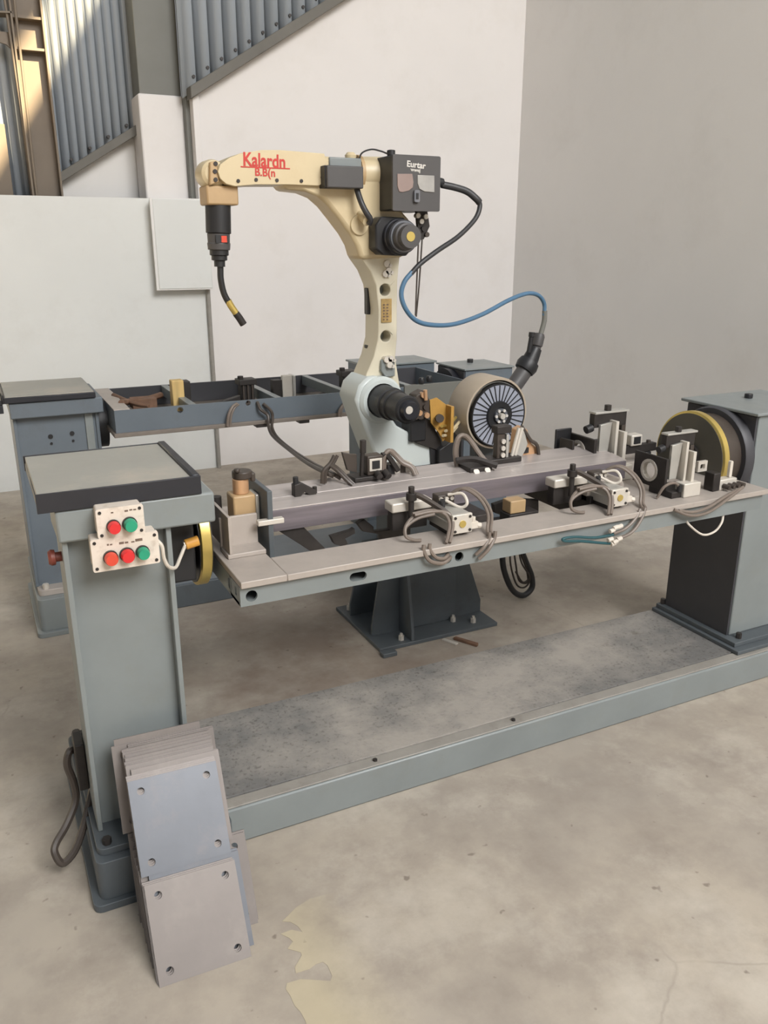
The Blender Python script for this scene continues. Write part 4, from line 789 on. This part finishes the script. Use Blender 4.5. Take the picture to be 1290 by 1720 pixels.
part('stand', MB().prism([(1.80, .585), (1.90, .585), (1.90, .72), (1.88, .78), (1.82, .78), (1.80, .72)], 'y', ky+.10, ky+.15), 'pedestal', sp, .003)
part('stand_arm', MB().box(1.732, 1.90, ky+.10, ky+.15, .555, .585), 'pedestal', sp, .003)
# wire outlet conduit
wc = empty('wire_conduit', (1.9844, 2.83, 0.9522), 'dark grey conduit elbow leading from spool up to blue cable', 'conduit')
part('chute', MB().tube([(1.945, 2.82, 0.8997), (1.9951, 2.82, 0.9553), (2.0412, 2.83, 1.0002), (2.0634, 2.83, 1.0284)], .034, 16), 'feeder', wc)
part('collar', MB().lathe((2.0409, 2.83, 1.0052), (2.0687, 2.83, 1.0404), [(0, 0), (.042, 0), (.047, .5), (.042, 1), (0, 1)], 24), 'black', wc)
part('boot', MB().lathe((2.0604, 2.83, 1.0286), (2.0953, 2.83, 1.0929), [(0, 0), (.036, 0), (.032, .5), (.026, 1), (0, 1)], 20), 'black', wc)
part('connector', MB().lathe((2.084, 2.83, 1.0371), (2.1121, 2.83, 1.1529), [(0, 0), (.019, 0), (.019, .55), (.023, .58), (.023, .9), (.018, 1), (0, 1)], 20), 'feeder', wc, .001)
part('connector_lever', MB().cyl((2.0456, 2.81, 1.0806), (2.0559, 2.81, 1.15), .010, n=10).cyl((2.0564, 2.81, 1.1428), (2.058, 2.81, 1.1618), .014, n=10), 'black', wc, .001)
# coiled cables under the spool
cc = empty('cable_coil', (2.03, 2.76, 0), 'hanging loop of bundled cables touching floor right of pedestal', 'cable')
part('outer_sheath', MB().tube([(1.9228, 2.76, 0.2748), (1.938, 2.76, 0.162), (1.9878, 2.76, 0.0542), (2.0476, 2.76, 0.014), (2.0944, 2.76, 0.0397), (2.0904, 2.76, 0.0979), (2.0569, 2.76, 0.1691), (2.0133, 2.76, 0.2601)], .013, 10), 'cable', cc)
for k, pth in enumerate(([(1.9631, 2.76, 0.2682), (1.9714, 2.755, 0.1718), (2.0084, 2.755, 0.075), (2.0543, 2.755, 0.055), (2.0773, 2.755, 0.0965), (2.0395, 2.755, 0.1879), (1.9966, 2.755, 0.2727)], [(1.9891, 2.77, 0.2607), (1.9922, 2.75, 0.1839), (2.0164, 2.75, 0.0953), (2.062, 2.75, 0.0783), (2.0513, 2.75, 0.1455), (2.0141, 2.75, 0.2357)], [(2.0143, 2.77, 0.2566), (2.0202, 2.745, 0.1808), (2.0661, 2.745, 0.1079), (2.0325, 2.745, 0.0857), (1.9911, 2.745, 0.144)])):
    part('inner_lead', MB().tube(pth, .0042, 6), 'hosedark', cc)

# ================================================================== REAR POSITIONER
rh = empty('rear_headstock', (.25, 3.55, 0), 'blue-grey headstock column of the rear jig behind near tray', 'machine column')
part('foot_flange', MB().prism(rrect(.075, .46, 3.28, 3.88, .02), 'z', 0, .02), 'grey', rh, .003)
part('foot_block', MB().prism(rrect(.09, .44, 3.30, 3.86, .02), 'z', .02, .155), 'grey', rh, .004)
part('base_plate', MB().prism(rrect(.10, .42, 3.34, 3.82, .02), 'z', .155, .18), 'platefr', rh, .004)
part('web', MB().box(.107, .395, 3.40, 3.41, .18, .90), 'blue', rh)
part('flange', MB().box(.095, .107, 3.39, 3.74, .18, .90), 'blue', rh, .002)
part('flange', MB().box(.395, .407, 3.39, 3.74, .18, .90), 'blue', rh, .002)
part('rear_panel', MB().box(.107, .395, 3.72, 3.73, .18, .90), 'blue', rh)
part('header_beam', MB().box(.088, .425, 3.36, 3.74, .875, .935), 'blue', rh, .004)
part('gearbox', MB().cyl((.407, 3.54, .80), (.45, 3.54, .80), .10), 'black', rh)
for x, z in ((.222, .79), (.302, .795), (.303, .765), (.222, .762)): part('vent_hole', MB().cyl((x, 3.401, z), (x, 3.396, z), .009 if z > .78 else .005, n=12), 'black', rh)
part('cable_channel', MB().box(.355, .385, 3.392, 3.40, .60, .87), 'grey', rh, .002)
for x, y in ((.13, 3.36), (.13, 3.80)): part('bolt', MB().cyl((x, y, .18), (x, y, .2), .012, n=6), 'lightsteel', rh)
rt = empty('tool_tray', (.24, 3.55, .935), 'shallow charcoal tray with pale liner on the rear headstock', 'tray')
part('pan', MB().box(.073, .40, 3.35, 3.75, .937, .958), 'navy', rt, .002)
part('liner', MB().box(.078, .395, 3.356, 3.745, .958, .962), 'traytop', rt, .001)
part('side_lip', MB().box(.068, .073, 3.35, 3.75, .937, .97), 'navy', rt, .001)
thing('tray_bracket', MB().box(-.12, .068, 3.36, 3.55, .93, .95).box(-.12, .068, 3.36, 3.37, .90, .93), 'navy', (-.05, 3.45, .90), 'dark bracket jutting left from rear tray at picture edge', 'bracket', .002)
rf = empty('rear_jig_frame', (1.2, 3.54, .79), 'blue-grey upturned jig frame of rear positioner with cross bars', 'jig frame')
FT = .895
fw = [(0.7025, 0.8746), (0.9139, 0.8811), (0.9817, 0.8804)]
part('front_web', MB().prism([(.45, .808), (2.06, .808), (2.06, FT), (.45, FT)], 'y', 3.26, 3.268, [circ(fw[0][0], fw[0][1]+.003, .0125, 8), circ(fw[2][0], fw[2][1]+.002, .0115, 8)]), 'blue', rf)
part('web_backing', MB().box(.47, 2.04, 3.275, 3.28, .81, .87), 'black', rf)
part('front_plate', MB().box(.44, 2.07, 3.245, 3.36, .792, .808), 'platedark', rf, .002)
part('rear_web', MB().box(.45, 2.06, 3.80, 3.81, .808, FT), 'char', rf, .0015)
part('rear_plate', MB().box(.44, 2.07, 3.72, 3.82, .792, .808), 'platedark', rf, .002)
part('end_web', MB().box(.45, .458, 3.268, 3.80, .808, FT), 'blue', rf)
part('end_plate', MB().box(.44, .54, 3.36, 3.72, .792, .808), 'platedark', rf)
part('end_rim', MB().box(.45, .51, 3.268, 3.80, FT, FT+.004), 'platefr', rf)
part('end_web', MB().box(2.052, 2.06, 3.268, 3.80, .808, FT), 'blue', rf)
for x in (.74, 1.10, 1.42, 1.74): part('cross_bar', MB().box(x, x+.03, 3.268, 3.80, .85, FT), 'grey', rf, .002)
for x in (1.01, 1.20, 1.50): part('plate_lug', MB().box(x, x+.045, 3.25, 3.30, .778, .792), 'darksteel', rf, .002)
part('inner_floor', MB().box(.54, 2.0, 3.365, 3.715, .795, .806), 'darksteel', rf)
def rear_block(u0, u1, v0, v1, y, mat, label, name='spacer_block', cat='block'):
    return (u0, u1)
w = [(0.7161, 0.9651), (0.7661, 0.8741)]
bk = empty('spacer_block', (w[0][0]+.03, 3.48, .83), 'yellow wood spacer block standing in rear jig frame', 'block')
part('timber', MB().box(w[0][0], w[1][0], 3.45, 3.50, .808, w[0][1]), 'wood', bk, .004)
part('dark_plate', MB().box(w[1][0], w[1][0]+.03, 3.46, 3.52, .808, w[0][1]-.008), 'darksteel', bk, .003)  # dark steel plate right of the timber
w = [(1.1989, 0.9552), (1.2456, 0.8649)]
bk = empty('spacer_block', (w[0][0]+.03, 3.48, .83), 'white upright metal plate standing in rear jig frame', 'block')
part('plate', MB().box(w[0][0], w[1][0], 3.45, 3.47, .808, w[0][1]), 'lightsteel', bk, .002)
part('side_rib', MB().box(w[1][0], w[1][0]+.012, 3.44, 3.50, .81, w[0][1]-.002), 'alu', bk, .002)
part('dark_stop', MB().box(w[0][0]-.04, w[0][0], 3.46, 3.50, .808, w[0][1]-.02), 'darksteel', bk, .002)
def rear_clamp(p, label):
    x, z = p
    o = empty('rear_clamp', (x, 3.5, .82), label, 'clamp', 'dark clamps in the rear jig frame')
    part('block', MB().box(x-.03, x+.03, 3.48, 3.53, .82, z-.015), 'darksteel', o, .003)
    part('head', MB().box(x-.04, x+.04, 3.47, 3.54, z-.03, z-.005), 'darksteel', o, .003)
    part('cap', MB().cyl((x-.025, 3.5, z-.005), (x-.025, 3.5, z+.008), .013, n=10), 'darksteel', o)
    for k in range(3): part('fin', MB().box(x-.025+.02*k, x-.018+.02*k, 3.47, 3.48, .84, z-.03), 'hosedark', o)
    part('arm', MB().prism([(x-.18, .84), (x-.03, .875), (x-.03, .835), (x-.18, .82)], 'y', 3.49, 3.52), 'darksteel', o, .002)
    part('lever', MB().tube([(x-.17, 3.49, .845), (x-.1, 3.47, .83), (x+.02, 3.46, .84)], .009, 6), 'hosedark', o)
    return o
rear_clamp([(1.0493, 0.9506)][0], 'dark clamp left of white plate in rear jig frame')
rear_clamp([(1.5321, 0.9565)][0], 'dark clamp beside robot shoulder in rear jig frame')
thing('rear_linkage', MB().tube([(.50, 3.40, .90), (.56, 3.50, .885), (.63, 3.55, .88), (.70, 3.60, .885)], .014, 6).box(.56, .66, 3.5, 3.58, .85, .89).tube([(.50, 3.60, .90), (.55, 3.42, .89), (.60, 3.36, .885)], .01, 6), 'rust', (.58, 3.5, .85), 'brown linkage in left bay of rear jig frame', 'linkage', .002)
for k, (pts, lab) in enumerate((([(0.9326, 3.255, 0.8853), (0.9077, 3.24, 0.8752), (0.8896, 3.235, 0.8434), (0.882, 3.235, 0.8)], 'short hose pair curling out of rear frame web left of hanging hoses'), ([(1.4541, 3.255, 0.8689), (1.4077, 3.24, 0.8543), (1.3799, 3.235, 0.8263), (1.3738, 3.235, 0.7956)], 'short hose pair on rear frame web next to robot shoulder'))):
    hoop(pts, lab, 'hose', .006)
thing('air_hose', MB().tube([(1.0185, 3.255, 0.8857), (1.0259, 3.235, 0.8563), (1.0538, 3.23, 0.8299), (1.0446, 3.2, 0.7939), (1.0275, 3.1, 0.7732), (0.9875, 2.8, 0.7863), (0.9238, 2.45, 0.8253), (0.8613, 2.15, 0.8754), (0.8762, 2.11, 0.8692)], .0065).tube([(1.0437, 3.255, 0.8762), (1.0692, 3.235, 0.8476), (1.0739, 3.23, 0.8181), (1.0597, 3.2, 0.785), (1.0472, 3.1, 0.7639), (1.0035, 2.8, 0.7801), (0.9445, 2.45, 0.8209), (0.8855, 2.15, 0.8689), (0.8983, 2.11, 0.8611)], .0065), 'hosedark', (1.0185, 3.255, 0.8857), 'twin hoses sagging from rear frame to front workpiece clamp', 'hose')
# rear tailstock cabinet and control cabinet
rtl = empty('rear_tailstock', (2.25, 3.54, 0), 'dark blue-grey rear tailstock cabinet right of robot arm', 'cabinet')
part('body', MB().box(2.118, 2.39, 3.41, 3.67, .145, .924), 'blue', rtl, .003)
part('side_panel', MB().box(2.11, 2.118, 3.415, 3.665, .145, .92), 'char', rtl)  # left side's shade put partly into this darker paint
part('lid', MB().box(2.105, 2.395, 3.40, 3.68, .924, .932), 'grey', rtl, .002)
part('lid_bolt', MB().cyl((2.26, 3.60, .932), (2.26, 3.60, .95), .016, n=8), 'black', rtl, .002)
part('base_plate', MB().box(2.08, 2.42, 3.36, 3.72, .115, .145), 'darksteel', rtl)
part('bearing_ring', MB().lathe((2.11, 3.54, .80), (2.075, 3.54, .80), [(0, 0), (.12, 0), (.12, 1), (0, 1)], 40), 'navy', rtl)
part('plinth', MB().box(2.06, 2.44, 3.34, 3.74, 0, .115), 'grey', rtl)
rc = empty('control_cabinet', (1.93, 3.95, 0), 'pale blue-grey cabinet behind robot arm, left of rear tailstock', 'cabinet')
part('body', MB().box(1.80, 2.20, 3.86, 4.10, 0, .905), 'blue', rc, .003)
part('lid', MB().box(1.79, 2.21, 3.85, 4.11, .905, .915), 'grey', rc, .002)
part('lid_slot', MB().box(1.95, 2.03, 4.02, 4.05, .915, .918), 'black', rc)
gp = empty('guard_plate', (1.86, 3.2, .78), 'grey-green guard plate with two black knobs behind the wire spool', 'plate')
part('plate', MB().prism([(1.6775, 0.775), (1.6763, 0.9129), (1.969, 0.9136), (1.995, 0.8955), (2.0068, 0.7458)], 'y', 3.20, 3.212), 'steelcol', gp, .002)
part('support', MB().box(1.80, 1.86, 3.212, 3.245, .70, .84), 'steelcol', gp)
for a in [(1.7624, 3.2, 0.9279), (1.8016, 3.2, 0.9331)]: part('knob', MB().lathe((a[0], 3.206, a[2]-.012), (a[0], 3.206, a[2]+.014), [(0, 0), (.012, 0), (.015, .6), (.010, 1), (0, 1)], 16), 'black', gp)
# base beam of the rear row
rbm = empty('floor_beam', (1.2, 3.55, 0), 'blue-grey floor base under the rear jig', 'base')
part('base_channel', MB().box(.47, 2.05, 3.33, 3.75, 0, .105), 'pedestal', rbm, .004)
part('tread_plate', MB().box(.475, 2.045, 3.335, 3.745, .105, .110), 'blue', rbm)
